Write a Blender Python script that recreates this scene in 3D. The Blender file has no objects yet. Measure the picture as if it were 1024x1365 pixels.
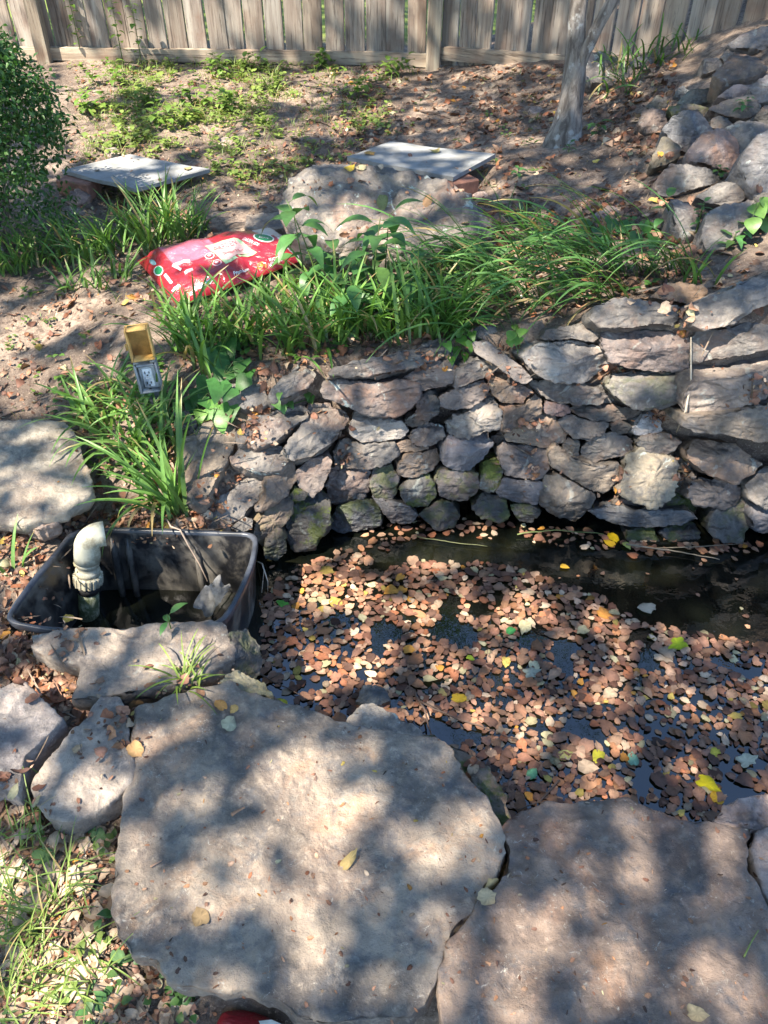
import bpy, math, random
import numpy as np
from mathutils import Vector
from mathutils.bvhtree import BVHTree

random.seed(7)
RNG = np.random.default_rng(11)
sc = bpy.context.scene
COL = sc.collection

# ---------------------------------------------------------------- camera, sky, sun, exposure
PITCH = math.radians(40.0)
CAMZ, FPX = 1.6, 1025.0                     # eye height, focal length in pixels of the 1024x1365 photograph
cam = bpy.data.cameras.new("camera")
cam_ob = bpy.data.objects.new("camera", cam); COL.objects.link(cam_ob)
cam_ob.location = (0, 0, CAMZ)
cam_ob.rotation_euler = (math.pi / 2 - PITCH, 0, 0)
cam.sensor_fit = 'VERTICAL'; cam.sensor_height = 24.0; cam.lens = FPX / 1365 * 24.0
cam.clip_start = 0.02; cam.clip_end = 300
sc.camera = cam_ob
SUN = np.array([-0.44, -0.36, 0.82]); SUN /= np.linalg.norm(SUN)
w = bpy.data.worlds.new("World"); sc.world = w; w.use_nodes = True
nt = w.node_tree; nt.nodes.clear()
sky = nt.nodes.new("ShaderNodeTexSky"); sky.sky_type = 'NISHITA'; sky.sun_disc = False
sky.sun_elevation = math.asin(SUN[2]); sky.sun_rotation = math.atan2(SUN[0], SUN[1]); sky.ozone_density = 3.0; sky.dust_density = 0.4
bg = nt.nodes.new("ShaderNodeBackground"); bg.inputs[1].default_value = 0.135
wo = nt.nodes.new("ShaderNodeOutputWorld")
nt.links.new(sky.outputs[0], bg.inputs[0]); nt.links.new(bg.outputs[0], wo.inputs[0])
sl = bpy.data.lights.new("sun", 'SUN'); sl.energy = 5.0; sl.angle = math.radians(0.55); sl.color = (1, 0.90, 0.76)
so = bpy.data.objects.new("sun", sl); COL.objects.link(so)
so.rotation_euler = Vector((-SUN).tolist()).to_track_quat('-Z', 'Y').to_euler(); so.location = (-6, -6, 12)
sc.view_settings.view_transform = 'Standard'; sc.view_settings.look = 'None'
sc.view_settings.exposure = 1.85; sc.view_settings.gamma = 1.0; sc.view_settings.use_curve_mapping = False
sc.render.engine = 'CYCLES'
sc.cycles.max_bounces = 6; sc.cycles.diffuse_bounces = 3; sc.cycles.glossy_bounces = 3
sc.cycles.use_denoising = True

# ---------------------------------------------------------------- helpers
def ray(px, py):
    r, u = (px - 512) / FPX, (682.5 - py) / FPX
    c, s = math.cos(PITCH), math.sin(PITCH)
    return np.array([r, c + u * s, -s + u * c])
EYE = np.array([0, 0, CAMZ])
def on_plane(px, py, p0, n):
    d = ray(px, py); return EYE + d * (np.dot(np.asarray(p0) - EYE, n) / np.dot(d, n))
def on_z(px, py, z):
    d = ray(px, py); return EYE + d * ((z - CAMZ) / d[2])
def on_y(px, py, y):
    d = ray(px, py); return EYE + d * (y / d[1])
def nrm(v):
    v = np.asarray(v, float); return v / (np.linalg.norm(v) + 1e-12)

def _hash(i, j, k, s):
    h = (i.astype(np.int64) * 374761393 + j.astype(np.int64) * 668265263 + k.astype(np.int64) * 2147483647 + s * 144269504) & 0xFFFFFFFF
    h = ((h ^ (h >> 13)) * 1274126177) & 0xFFFFFFFF
    h = ((h ^ (h >> 16)) * 2246822519) & 0xFFFFFFFF
    return ((h ^ (h >> 15)) & 0xFFFFFF) / float(0xFFFFFF) * 2 - 1
def vnoise(p, s=0):
    p = np.asarray(p, float); f = np.floor(p).astype(np.int64); t = p - f; t = t * t * t * (t * (t * 6 - 15) + 10)
    o = 0
    for a in (0, 1):
        for b in (0, 1):
            for c in (0, 1):
                wgt = (t[..., 0] if a else 1 - t[..., 0]) * (t[..., 1] if b else 1 - t[..., 1]) * (t[..., 2] if c else 1 - t[..., 2])
                o = o + wgt * _hash(f[..., 0] + a, f[..., 1] + b, f[..., 2] + c, s)
    return o
def fbm(p, s=0, oct=4, gain=0.5):
    o, a, f = 0, 1.0, 1.0
    for i in range(oct):
        o = o + a * vnoise(p * f + 17.3 * i, s + i); a *= gain; f *= 2.03
    return o
def sstep(a, b, x):
    t = np.clip((x - a) / (b - a), 0, 1); return t * t * (3 - 2 * t)

def add_mesh(name, verts, faces, mat, parent=None, loc=None, smooth=True, col=None):
    verts = np.asarray(verts, float)
    if loc is not None: verts = verts - np.asarray(loc)
    me = bpy.data.meshes.new(name); me.from_pydata(verts.tolist(), [], [tuple(int(i) for i in f) for f in faces])
    if smooth: me.polygons.foreach_set("use_smooth", [True] * len(me.polygons))
    if col is not None:
        at = me.color_attributes.new("col", 'FLOAT_COLOR', 'POINT')
        c = np.ones((len(verts), 4)); c[:, :3] = col
        at.data.foreach_set("color", c.ravel())
    if mat: me.materials.append(mat)
    me.update()
    o = bpy.data.objects.new(name, me); COL.objects.link(o)
    if loc is not None: o.location = tuple(float(a) for a in loc)
    if parent is not None: o.parent = parent; o.location = (0, 0, 0) if loc is None else tuple(float(a) for a in (np.asarray(loc) - np.array(parent.location)))
    return o
def tag(o, label=None, cat=None, group=None, kind=None):
    if label: o['label'] = label
    if cat: o['category'] = cat
    if group: o['group'] = group
    if kind or cat: o['kind'] = kind or 'thing'
    return o
def empty(name, loc, label, cat, group=None):
    o = bpy.data.objects.new(name, None); COL.objects.link(o); o.location = tuple(float(a) for a in loc)
    o.empty_display_size = 0.05
    return tag(o, label, cat, group)

class MB:                                   # collects pieces of ONE mesh
    def __init__(s): s.v, s.f, s.c = [], [], []
    def add(s, v, f, c=(1, 1, 1)):
        n = len(s.v); v = np.asarray(v, float); s.v.extend(v.tolist()); s.f.extend([tuple(int(i) + n for i in q) for q in f])
        s.c.extend([c] * len(v) if np.ndim(c) == 1 else list(np.asarray(c)))
    def build(s, name, mat, parent=None, loc=None, smooth=True):
        if parent is not None and loc is None: loc = np.array(parent.location)
        o = add_mesh(name, s.v, s.f, mat, None, loc, smooth, np.array(s.c))
        if parent is not None:
            o.parent = parent; o.location = tuple(float(a) for a in (np.asarray(loc) - np.array(parent.location)))
            if parent.parent is not None: o.location = (0, 0, 0)
        return o

def box_vf(c, sx, sy, sz, R=None, bev=0.0):
    """a box with chamfered edges, centre c, half sizes, rotation matrix R"""
    b = min(bev, sx * .9, sy * .9, sz * .9)
    if b <= 0:
        v = np.array([[x, y, z] for x in (-sx, sx) for y in (-sy, sy) for z in (-sz, sz)])
        f = [(0, 1, 3, 2), (4, 6, 7, 5), (0, 4, 5, 1), (2, 3, 7, 6), (0, 2, 6, 4), (1, 5, 7, 3)]
    else:
        v, idx = [], {}
        for x in (-1, 1):
            for y in (-1, 1):
                for z in (-1, 1):
                    for a in range(3):
                        q = [x * (sx - b), y * (sy - b), z * (sz - b)]; q[a] = (x, y, z)[a] * (sx, sy, sz)[a]
                        idx[(x, y, z, a)] = len(v); v.append(q)
        f = []
        for a in range(3):
            for s_ in (-1, 1):
                o1, o2 = [k for k in range(3) if k != a]
                qs = []
                for (p, q) in ((-1, -1), (1, -1), (1, 1), (-1, 1)):
                    k = [0, 0, 0]; k[a] = s_; k[o1] = p; k[o2] = q; qs.append(idx[(k[0], k[1], k[2], a)])
                f.append(tuple(qs))
        for a in range(3):
            o1, o2 = [k for k in range(3) if k != a]
            for p in (-1, 1):
                for q in (-1, 1):
                    def K(t, face):
                        k = [0, 0, 0]; k[a] = t; k[o1] = p; k[o2] = q; return idx[(k[0], k[1], k[2], face)]
                    f.append((K(-1, o1), K(1, o1), K(1, o2), K(-1, o2)))
        for x in (-1, 1):
            for y in (-1, 1):
                for z in (-1, 1): f.append((idx[(x, y, z, 0)], idx[(x, y, z, 1)], idx[(x, y, z, 2)]))
        v = np.array(v)
    if R is not None: v = v @ np.asarray(R).T
    return v + np.asarray(c), f
def tube_vf(path, rad, n=12, cap=True):
    path = np.asarray(path, float); m = len(path)
    rad = np.full(m, rad) if np.ndim(rad) == 0 else np.asarray(rad)
    T = np.gradient(path, axis=0); T /= np.linalg.norm(T, axis=1)[:, None] + 1e-12
    up = np.array([0, 0, 1.0]) if abs(T[0][2]) < .9 else np.array([1.0, 0, 0])
    U = nrm(np.cross(T[0], up)); v = []
    for i in range(m):
        U = nrm(U - T[i] * np.dot(U, T[i])); W = np.cross(T[i], U)
        for k in range(n):
            a = 2 * math.pi * k / n; v.append(path[i] + rad[i] * (math.cos(a) * U + math.sin(a) * W))
    f = [(i * n + k, i * n + (k + 1) % n, (i + 1) * n + (k + 1) % n, (i + 1) * n + k) for i in range(m - 1) for k in range(n)]
    if cap:
        v += [path[0], path[-1]]
        f += [(m * n, (k + 1) % n, k) for k in range(n)] + [(m * n + 1, (m - 1) * n + k, (m - 1) * n + (k + 1) % n) for k in range(n)]
    return np.array(v), f

# ---------------------------------------------------------------- materials
def new_mat(name):
    m = bpy.data.materials.new(name); m.use_nodes = True; t = m.node_tree; t.nodes.clear()
    out = t.nodes.new("ShaderNodeOutputMaterial"); p = t.nodes.new("ShaderNodeBsdfPrincipled")
    t.links.new(p.outputs[0], out.inputs[0])
    return m, t, p
class NB:
    def __init__(s, t): s.t = t
    def n(s, typ, **kw):
        x = s.t.nodes.new(typ)
        for k, v in kw.items(): setattr(x, k, v)
        return x
    def L(s, a, b): s.t.links.new(a, b)
    def val(s, i, v):
        if hasattr(v, "type") and hasattr(v, "is_output"): s.L(v, i)
        else: i.default_value = v
    def noise(s, vec, scale, detail=4, rough=.6, dist=0):
        x = s.n("ShaderNodeTexNoise"); s.L(vec, x.inputs['Vector']); x.inputs['Scale'].default_value = scale
        x.inputs['Detail'].default_value = detail; x.inputs['Roughness'].default_value = rough; x.inputs['Distortion'].default_value = dist
        return x.outputs[0]
    def ramp(s, f, a, b, ca=0.0, cb=1.0):
        x = s.n("ShaderNodeMapRange"); x.interpolation_type = 'SMOOTHSTEP'; s.val(x.inputs[0], f)
        x.inputs[1].default_value = a; x.inputs[2].default_value = b; x.inputs[3].default_value = ca; x.inputs[4].default_value = cb
        return x.outputs[0]
    def math(s, op, a, b=0.0):
        x = s.n("ShaderNodeMath", operation=op); s.val(x.inputs[0], a); s.val(x.inputs[1], b); return x.outputs[0]
    def mix(s, f, a, b, mode='MIX'):
        x = s.n("ShaderNodeMix", data_type='RGBA', blend_type=mode); s.val(x.inputs[0], f); s.val(x.inputs[6], a); s.val(x.inputs[7], b); return x.outputs[2]
    def bump(s, h, strength, dist, normal=None):
        x = s.n("ShaderNodeBump"); x.inputs['Strength'].default_value = strength; x.inputs['Distance'].default_value = dist
        s.L(h, x.inputs['Height'])
        if normal is not None: s.L(normal, x.inputs['Normal'])
        return x.outputs[0]
    def oattr(s, name):
        x = s.n("ShaderNodeAttribute", attribute_type='OBJECT'); x.attribute_name = name; return x.outputs['Fac']
    def vscale(s, vec, sc_):
        x = s.n("ShaderNodeVectorMath", operation='MULTIPLY'); s.L(vec, x.inputs[0]); x.inputs[1].default_value = sc_; return x.outputs[0]
def rgb(c): return (c[0], c[1], c[2], 1)

def rock_mat(name="rock", flag=False):
    m, t, p = new_mat(name); b = NB(t)
    geo = b.n("ShaderNodeNewGeometry"); oi = b.n("ShaderNodeObjectInfo"); tc = b.n("ShaderNodeTexCoord")
    off = b.n("ShaderNodeVectorMath", operation='MULTIPLY_ADD')
    cmb = b.n("ShaderNodeCombineXYZ")
    for i in range(3): b.L(oi.outputs['Random'], cmb.inputs[i])
    b.L(cmb.outputs[0], off.inputs[0]); off.inputs[1].default_value = (37., 53., 71.); b.L(tc.outputs['Object'], off.inputs[2])
    P = off.outputs[0]
    base = oi.outputs['Color']
    n1 = b.noise(P, 5 if flag else 8, 8, .65, .4); n2 = b.noise(P, 2.2 if flag else 5, 5, .6, .8); n3 = b.noise(P, 40, 6, .7); n4 = b.noise(P, 14, 8, .7, .3)
    dark = b.mix(1.0, base, rgb((.50, .50, .54)), 'MULTIPLY'); light = b.mix(1.0, base, rgb((1.45, 1.38, 1.30)), 'MULTIPLY')
    c = b.mix(b.ramp(n1, .33, .66), dark, light)
    c = b.mix(b.math('MULTIPLY', b.ramp(n2, .48, .68), b.oattr("warm")), c, rgb((.27, .155, .105)))
    c = b.mix(b.ramp(n4, .48, .66, 0, .65), c, rgb((.085, .09, .10)))
    c = b.mix(b.ramp(n3, .48, .72, 0, .6), c, b.mix(1.0, base, rgb((1.9, 1.85, 1.8)), 'MULTIPLY'))
    if flag:
        n7 = b.noise(P, 1.4, 7, .7, 1.2); c = b.mix(b.ramp(n7, .46, .62, 0, .6), c, b.mix(1.0, c, rgb((.52, .56, .60)), 'MULTIPLY'))
        n8 = b.noise(P, 3.1, 6, .7, 2.0); c = b.mix(b.ramp(n8, .52, .68, 0, .55), c, b.mix(1.0, c, rgb((1.25, .95, .75)), 'MULTIPLY'))
        n9 = b.noise(P, 90, 5, .75); c = b.mix(b.ramp(n9, .60, .70, 0, .6), c, rgb((.055, .055, .055)))
        n10 = b.noise(P, 55, 6, .8, 1.0); c = b.mix(b.math('MULTIPLY', b.ramp(n10, .58, .66, 0, .8), b.ramp(n8, .4, .6)), c, rgb((.42, .39, .33)))
    # pale lichen
    n5 = b.noise(P, 11, 3, .5, 1.5); n6 = b.noise(P, 75, 3, .6)
    li = b.math('MULTIPLY', b.ramp(b.math('ADD', n5, b.math('MULTIPLY', n6, .25)), .76, .83), b.oattr("lichen"))
    c = b.mix(li, c, rgb((.42, .46, .42)))
    # moss
    sepn = b.n("ShaderNodeSeparateXYZ"); b.L(geo.outputs['Position'], sepn.inputs[0])
    mo = b.math('MULTIPLY', b.ramp(b.math('ADD', b.noise(P, 12, 5, .7), b.math('MULTIPLY', n3, .3)), .60, .74), b.oattr("moss"))
    c = b.mix(mo, c, b.mix(n3, rgb((.05, .075, .012)), rgb((.12, .14, .025))))
    # damp band above the water line
    zz = b.math('ADD', sepn.outputs[2], b.math('MULTIPLY', b.math('SUBTRACT', n1, .5), .16))
    wet = b.ramp(zz, -.13, .03, 1, 0)
    c = b.mix(wet, c, b.mix(1.0, c, rgb((.42, .45, .48)), 'MULTIPLY'))
    b.L(c, p.inputs['Base Color'])
    b.L(b.math('SUBTRACT', b.ramp(n3, .3, .7, .80, .95), b.math('MULTIPLY', wet, .42)), p.inputs['Roughness'])
    strat = b.noise(b.vscale(P, (3., 3., 26.)), 4, 5, .6, .3)
    h = b.math('ADD', b.math('MULTIPLY', b.noise(P, 22, 10, .68, .2), 1.0), b.math('MULTIPLY', strat, 0.15 if flag else .22))
    vo = b.n("ShaderNodeTexVoronoi", feature='DISTANCE_TO_EDGE'); b.L(b.vscale(P, (1., 1., 1.8)), vo.inputs['Vector']); vo.inputs['Scale'].default_value = 9
    h2 = b.bump(b.ramp(vo.outputs[0], 0, .10), .12 if flag else .3, .006)
    nn = b.bump(h, .8 if not flag else .9, .024 if not flag else .016, h2)
    nn = b.bump(b.noise(P, 160, 4, .7), .35, .003, nn)
    b.L(nn, p.inputs['Normal'])
    return m
ROCK = rock_mat(); FLAG = rock_mat("flagstone_rock", True)

def ground_mat():
    m, t, p = new_mat("soil"); b = NB(t); tc = b.n("ShaderNodeTexCoord"); P = tc.outputs['Object']
    n1 = b.noise(P, 3, 6, .6); n2 = b.noise(P, 35, 8, .7); n3 = b.noise(P, 130, 4, .7)
    c = b.mix(b.ramp(n1, .35, .68), rgb((.135, .102, .078)), rgb((.37, .285, .22)))
    c = b.mix(b.ramp(n2, .42, .62, 0, .8), c, rgb((.085, .058, .045)))
    c = b.mix(b.ramp(n3, .55, .68, 0, .7), c, rgb((.48, .37, .29)))
    sep = b.n("ShaderNodeSeparateXYZ"); b.L(P, sep.inputs[0])
    c = b.mix(b.ramp(sep.outputs[1], 7.0, 7.6), c, b.mix(n2, rgb((.10, .16, .02)), rgb((.22, .28, .05))))
    c = b.mix(b.ramp(sep.outputs[2], -.16, -.24), c, rgb((.025, .022, .016)))
    b.L(c, p.inputs['Base Color']); p.inputs['Roughness'].default_value = .95
    h = b.math('ADD', b.noise(P, 40, 10, .75), b.math('MULTIPLY', n3, .4))
    b.L(b.bump(h, .9, .02), p.inputs['Normal']); return m
SOIL = ground_mat()

def leaf_mat(name, rough=.55, trans=.25, spec=.4, veins=True):
    m, t, p = new_mat(name); b = NB(t)
    a = b.n("ShaderNodeAttribute"); a.attribute_name = "col"; oi = b.n("ShaderNodeObjectInfo"); tc = b.n("ShaderNodeTexCoord")
    c = b.mix(1.0, a.outputs['Color'], oi.outputs['Color'], 'MULTIPLY')
    n = b.noise(tc.outputs['Object'], 60, 5, .65)
    c = b.mix(b.ramp(n, .35, .7, 0, .55), c, b.mix(1.0, c, rgb((.55, .55, .5)), 'MULTIPLY'))
    b.L(c, p.inputs['Base Color']); p.inputs['Roughness'].default_value = rough; p.inputs['Specular IOR Level'].default_value = spec
    tr = b.n("ShaderNodeBsdfTranslucent"); b.L(b.mix(1.0, c, rgb((1.1, 1.25, .6)), 'MULTIPLY'), tr.inputs[0])
    mx = b.n("ShaderNodeMixShader"); mx.inputs[0].default_value = trans
    out = [x for x in t.nodes if x.type == 'OUTPUT_MATERIAL'][0]
    b.L(p.outputs[0], mx.inputs[1]); b.L(tr.outputs[0], mx.inputs[2]); b.L(mx.outputs[0], out.inputs[0])
    b.L(b.bump(n, .3, .003), p.inputs['Normal'])
    return m
GREEN = leaf_mat("green_leaf", .42, .30, .45); DRY = leaf_mat("dry_leaf", .6, .10, .35)

def simple(name, c, rough=.6, metal=0, var=.25, scale=20, bump=.0, bd=.003, spec=.5):
    m, t, p = new_mat(name); b = NB(t); tc = b.n("ShaderNodeTexCoord"); n = b.noise(tc.outputs['Object'], scale, 6, .65)
    oi = b.n("ShaderNodeObjectInfo"); cc = b.mix(1.0, rgb(c), oi.outputs['Color'], 'MULTIPLY')
    b.L(b.mix(b.ramp(n, .35, .68), b.mix(1.0, cc, rgb((1 - var,) * 3), 'MULTIPLY'), b.mix(1.0, cc, rgb((1 + var * .6,) * 3), 'MULTIPLY')), p.inputs['Base Color'])
    p.inputs['Roughness'].default_value = rough; p.inputs['Metallic'].default_value = metal; p.inputs['Specular IOR Level'].default_value = spec
    if bump: b.L(b.bump(b.noise(tc.outputs['Object'], scale * 3, 8, .7), bump, bd), p.inputs['Normal'])
    return m
def dirty(name, c, dirt, amount=.5, rough=.5, scale=9, thr=.5):
    m, t, p = new_mat(name); b = NB(t); tc = b.n("ShaderNodeTexCoord"); P = tc.outputs['Object']
    n = b.noise(P, scale, 8, .7, .5); n2 = b.noise(b.vscale(P, (1, 1, .25)), scale * 2.5, 6, .7)
    f = b.math('MULTIPLY', b.ramp(b.math('ADD', n, b.math('MULTIPLY', n2, .4)), thr + .1, thr + .35), amount)
    b.L(b.mix(f, rgb(c), rgb(dirt)), p.inputs['Base Color']); b.L(b.ramp(f, 0, .6, rough, .9), p.inputs['Roughness'])
    b.L(b.bump(n2, .2, .002), p.inputs['Normal']); return m
def wood_mat():
    m, t, p = new_mat("weathered_wood"); b = NB(t); tc = b.n("ShaderNodeTexCoord"); oi = b.n("ShaderNodeObjectInfo")
    off = b.n("ShaderNodeVectorMath", operation='MULTIPLY_ADD'); cmb = b.n("ShaderNodeCombineXYZ")
    for i in range(3): b.L(oi.outputs['Random'], cmb.inputs[i])
    b.L(cmb.outputs[0], off.inputs[0]); off.inputs[1].default_value = (31., 17., 23.); b.L(tc.outputs['Object'], off.inputs[2])
    ax = b.oattr("along")                    # 0: grain runs up the board, 1: along a rail
    Pv, Ph = b.vscale(off.outputs[0], (1., 1., .06)), b.vscale(off.outputs[0], (.06, .06, 1.))
    x = b.n("ShaderNodeMix", data_type='VECTOR'); b.L(ax, x.inputs[0]); b.L(Pv, x.inputs[4]); b.L(Ph, x.inputs[5]); P = x.outputs[1]
    g = b.noise(P, 70, 8, .65, .6); g2 = b.noise(P, 16, 4, .6, .5); n = b.noise(off.outputs[0], 4, 5, .6)
    c = b.mix(b.ramp(g2, .3, .7), rgb((.20, .155, .125)), rgb((.37, .325, .27)))
    c = b.mix(b.ramp(n, .5, .75, 0, .55), c, rgb((.16, .075, .045)))
    c = b.mix(b.ramp(g, .52, .66, 0, .8), c, rgb((.075, .055, .045)))
    c = b.mix(1.0, c, oi.outputs['Color'], 'MULTIPLY')
    b.L(c, p.inputs['Base Color']); p.inputs['Roughness'].default_value = .88
    b.L(b.bump(g, .6, .006), p.inputs['Normal']); return m
WOOD = wood_mat()
def bark_mat():
    m, t, p = new_mat("bark"); b = NB(t); tc = b.n("ShaderNodeTexCoord"); P = tc.outputs['Object']
    g = b.noise(b.vscale(P, (1., 1., .25)), 28, 8, .7, .6); n = b.noise(P, 7, 5, .6); n2 = b.noise(P, 24, 4, .6)
    c = b.mix(b.ramp(g, .35, .65), rgb((.085, .07, .06)), rgb((.28, .25, .22)))
    c = b.mix(b.ramp(b.math('ADD', n, b.math('MULTIPLY', n2, .5)), .80, .90, 0, .8), c, rgb((.42, .42, .40)))
    b.L(c, p.inputs['Base Color']); p.inputs['Roughness'].default_value = .92
    b.L(b.bump(g, .9, .015), p.inputs['Normal']); return m
BARK = bark_mat()
def water_mat():
    m, t, p = new_mat("pond_water"); b = NB(t); tc = b.n("ShaderNodeTexCoord"); P = tc.outputs['Object']
    n = b.noise(P, 3.5, 4, .6, .6)
    b.L(b.mix(b.ramp(n, .45, .75), rgb((.003, .004, .003)), rgb((.012, .012, .006))), p.inputs['Base Color'])
    p.inputs['Roughness'].default_value = .02; p.inputs['IOR'].default_value = 1.85
    b.L(b.bump(b.noise(P, 22, 3, .5), .11, .01), p.inputs['Normal']); return m
WATER = water_mat()
PLASTIC = dirty("black_plastic", (.012, .013, .016), (.16, .145, .12), .75, .32, 7, .52)
PVC = dirty("aged_pvc", (.50, .475, .36), (.16, .13, .08), .8, .45, 16, .5)
PVCMOSS = dirty("mossy_pvc", (.48, .50, .36), (.05, .07, .015), .9, .5, 26, .42)

# ---------------------------------------------------------------- terrain
WZ = -0.20                                   # water level
POND = np.array([on_z(x, y, WZ)[:2] for x, y in [(330, 870), (345, 925), (400, 975), (480, 1005), (550, 1010), (600, 1060), (640, 1115), (700, 1140),
        (850, 1150), (1000, 1150), (1150, 1150), (1500, 1000), (1500, 700), (1024, 690), (900, 690), (780, 668), (560, 660), (440, 665), (380, 700), (335, 740)]])
def poly_sd(P, poly):
    """signed distance, negative inside"""
    d = np.full(len(P), 1e9); ins = np.zeros(len(P), bool); n = len(poly)
    for i in range(n):
        a, b = poly[i], poly[(i + 1) % n]; e = b - a
        t = np.clip(((P - a) @ e) / (e @ e), 0, 1); d = np.minimum(d, np.linalg.norm(P - a - t[:, None] * e, axis=1))
        c = ((a[1] > P[:, 1]) != (b[1] > P[:, 1])) & (P[:, 0] < (b[0] - a[0]) * (P[:, 1] - a[1]) / (b[1] - a[1] + 1e-12) + a[0]); ins ^= c
    return np.where(ins, -d, d)
TUBPX = [(103, 708), (160, 706), (230, 708), (300, 711), (332, 712), (339, 720), (334, 748), (322, 778), (308, 806), (297, 822), (284, 830), (230, 836), (170, 839), (110, 838), (60, 835),
         (24, 829), (14, 822), (22, 806), (50, 768), (78, 735), (94, 714)]
TUBZ = .02
TUB = np.array([on_z(x, y, TUBZ)[:2] for x, y in TUBPX])
def H0(x, y):
    """the ground without the pond and the tub"""
    x = np.asarray(x, float); y = np.asarray(y, float)
    zw = np.interp(x, [-1.4, -.9, -.5, -.2, .2, .7, 1.2, 2.0], [.20, .27, .31, .37, .42, .50, .62, .80])
    far = np.interp(x, [-2.5, .3, 1.0, 1.5, 2.2], [.52, .54, .66, .80, 1.1])
    ya = np.interp(x, [-1.3, -.8, -.35, .2], [1.95, 1.85, 1.86, 1.95]); yb = np.interp(x, [-1.3, -.8, -.35, 0, .2], [3.2, 2.5, 2.32, 2.28, 2.26])
    z = zw * sstep(ya, yb, y)
    z = z + (far - zw) * sstep(2.4, 6.0, y)
    z = z + .06 * sstep(-.95, -1.2, x) * sstep(1.5, 1.8, y) * sstep(2.9, 2.3, y)
    z = z + .22 * np.exp(-((x - 2.1) / .6) ** 2 - ((y - 3.6) / 1.0) ** 2)
    z = z - .02 - .12 * sstep(.60, .42, y) * sstep(-.6, -.3, x)
    z = np.where(y > 7, .5 + .02 * (y - 7), z)
    return z
def H(x, y):
    x = np.atleast_1d(np.asarray(x, float)); y = np.atleast_1d(np.asarray(y, float))
    P = np.stack([x, y], 1); z = H0(x, y)
    p3 = np.stack([x, y, 0 * x], 1)
    z = z + .018 * fbm(p3 * 3.2, 3, 4) + .006 * fbm(p3 * 16, 9, 3)
    near = (np.abs(x) < 4) & (y < 4)
    sd = np.full(len(x), 1.0); sd[near] = poly_sd(P[near], POND); tb = np.full(len(x), 1.0); tb[near] = poly_sd(P[near], TUB)
    k = sstep(.0, .05, sd); z = z * k + (-.6) * (1 - k)
    k = sstep(-.015, .03, tb); z = np.where(k < 1, (z - .0) * k + (-.5) * (1 - k), z)
    return z
def Hs(x, y): return float(H(x, y)[0])
xs = np.concatenate([np.linspace(-40, -4, 14)[:-1], np.linspace(-4, -2.0, 40)[:-1], np.linspace(-2.0, 2.2, 260)[:-1], np.linspace(2.2, 4, 36)[:-1], np.linspace(4, 40, 14)])
ys = np.concatenate([np.linspace(-30, 0, 12)[:-1], np.linspace(0, 4.6, 290)[:-1], np.linspace(4.6, 7.6, 90)[:-1], np.linspace(7.6, 60, 20)])
X, Y = np.meshgrid(xs, ys); Z = H(X.ravel(), Y.ravel())
nx, ny = len(xs), len(ys)
gv = np.stack([X.ravel(), Y.ravel(), Z], 1)
gf = [(j * nx + i, j * nx + i + 1, (j + 1) * nx + i + 1, (j + 1) * nx + i) for j in range(ny - 1) for i in range(nx - 1)]
ground = tag(add_mesh("ground", gv, gf, SOIL), "bare brown soil of the sloping yard around the pond", None, None, 'structure')
SOLID = [(gv, gf)]
# water: one sheet inside the pond
pc = POND.mean(0); wp = pc + (POND - pc) * 1.04
wv = [(p[0], p[1], WZ) for p in wp]
water = tag(add_mesh("pond_water", wv, [tuple(range(len(wv)))], WATER, smooth=False), "dark still pond water with brown leaves afloat", None, None, 'structure')

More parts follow.
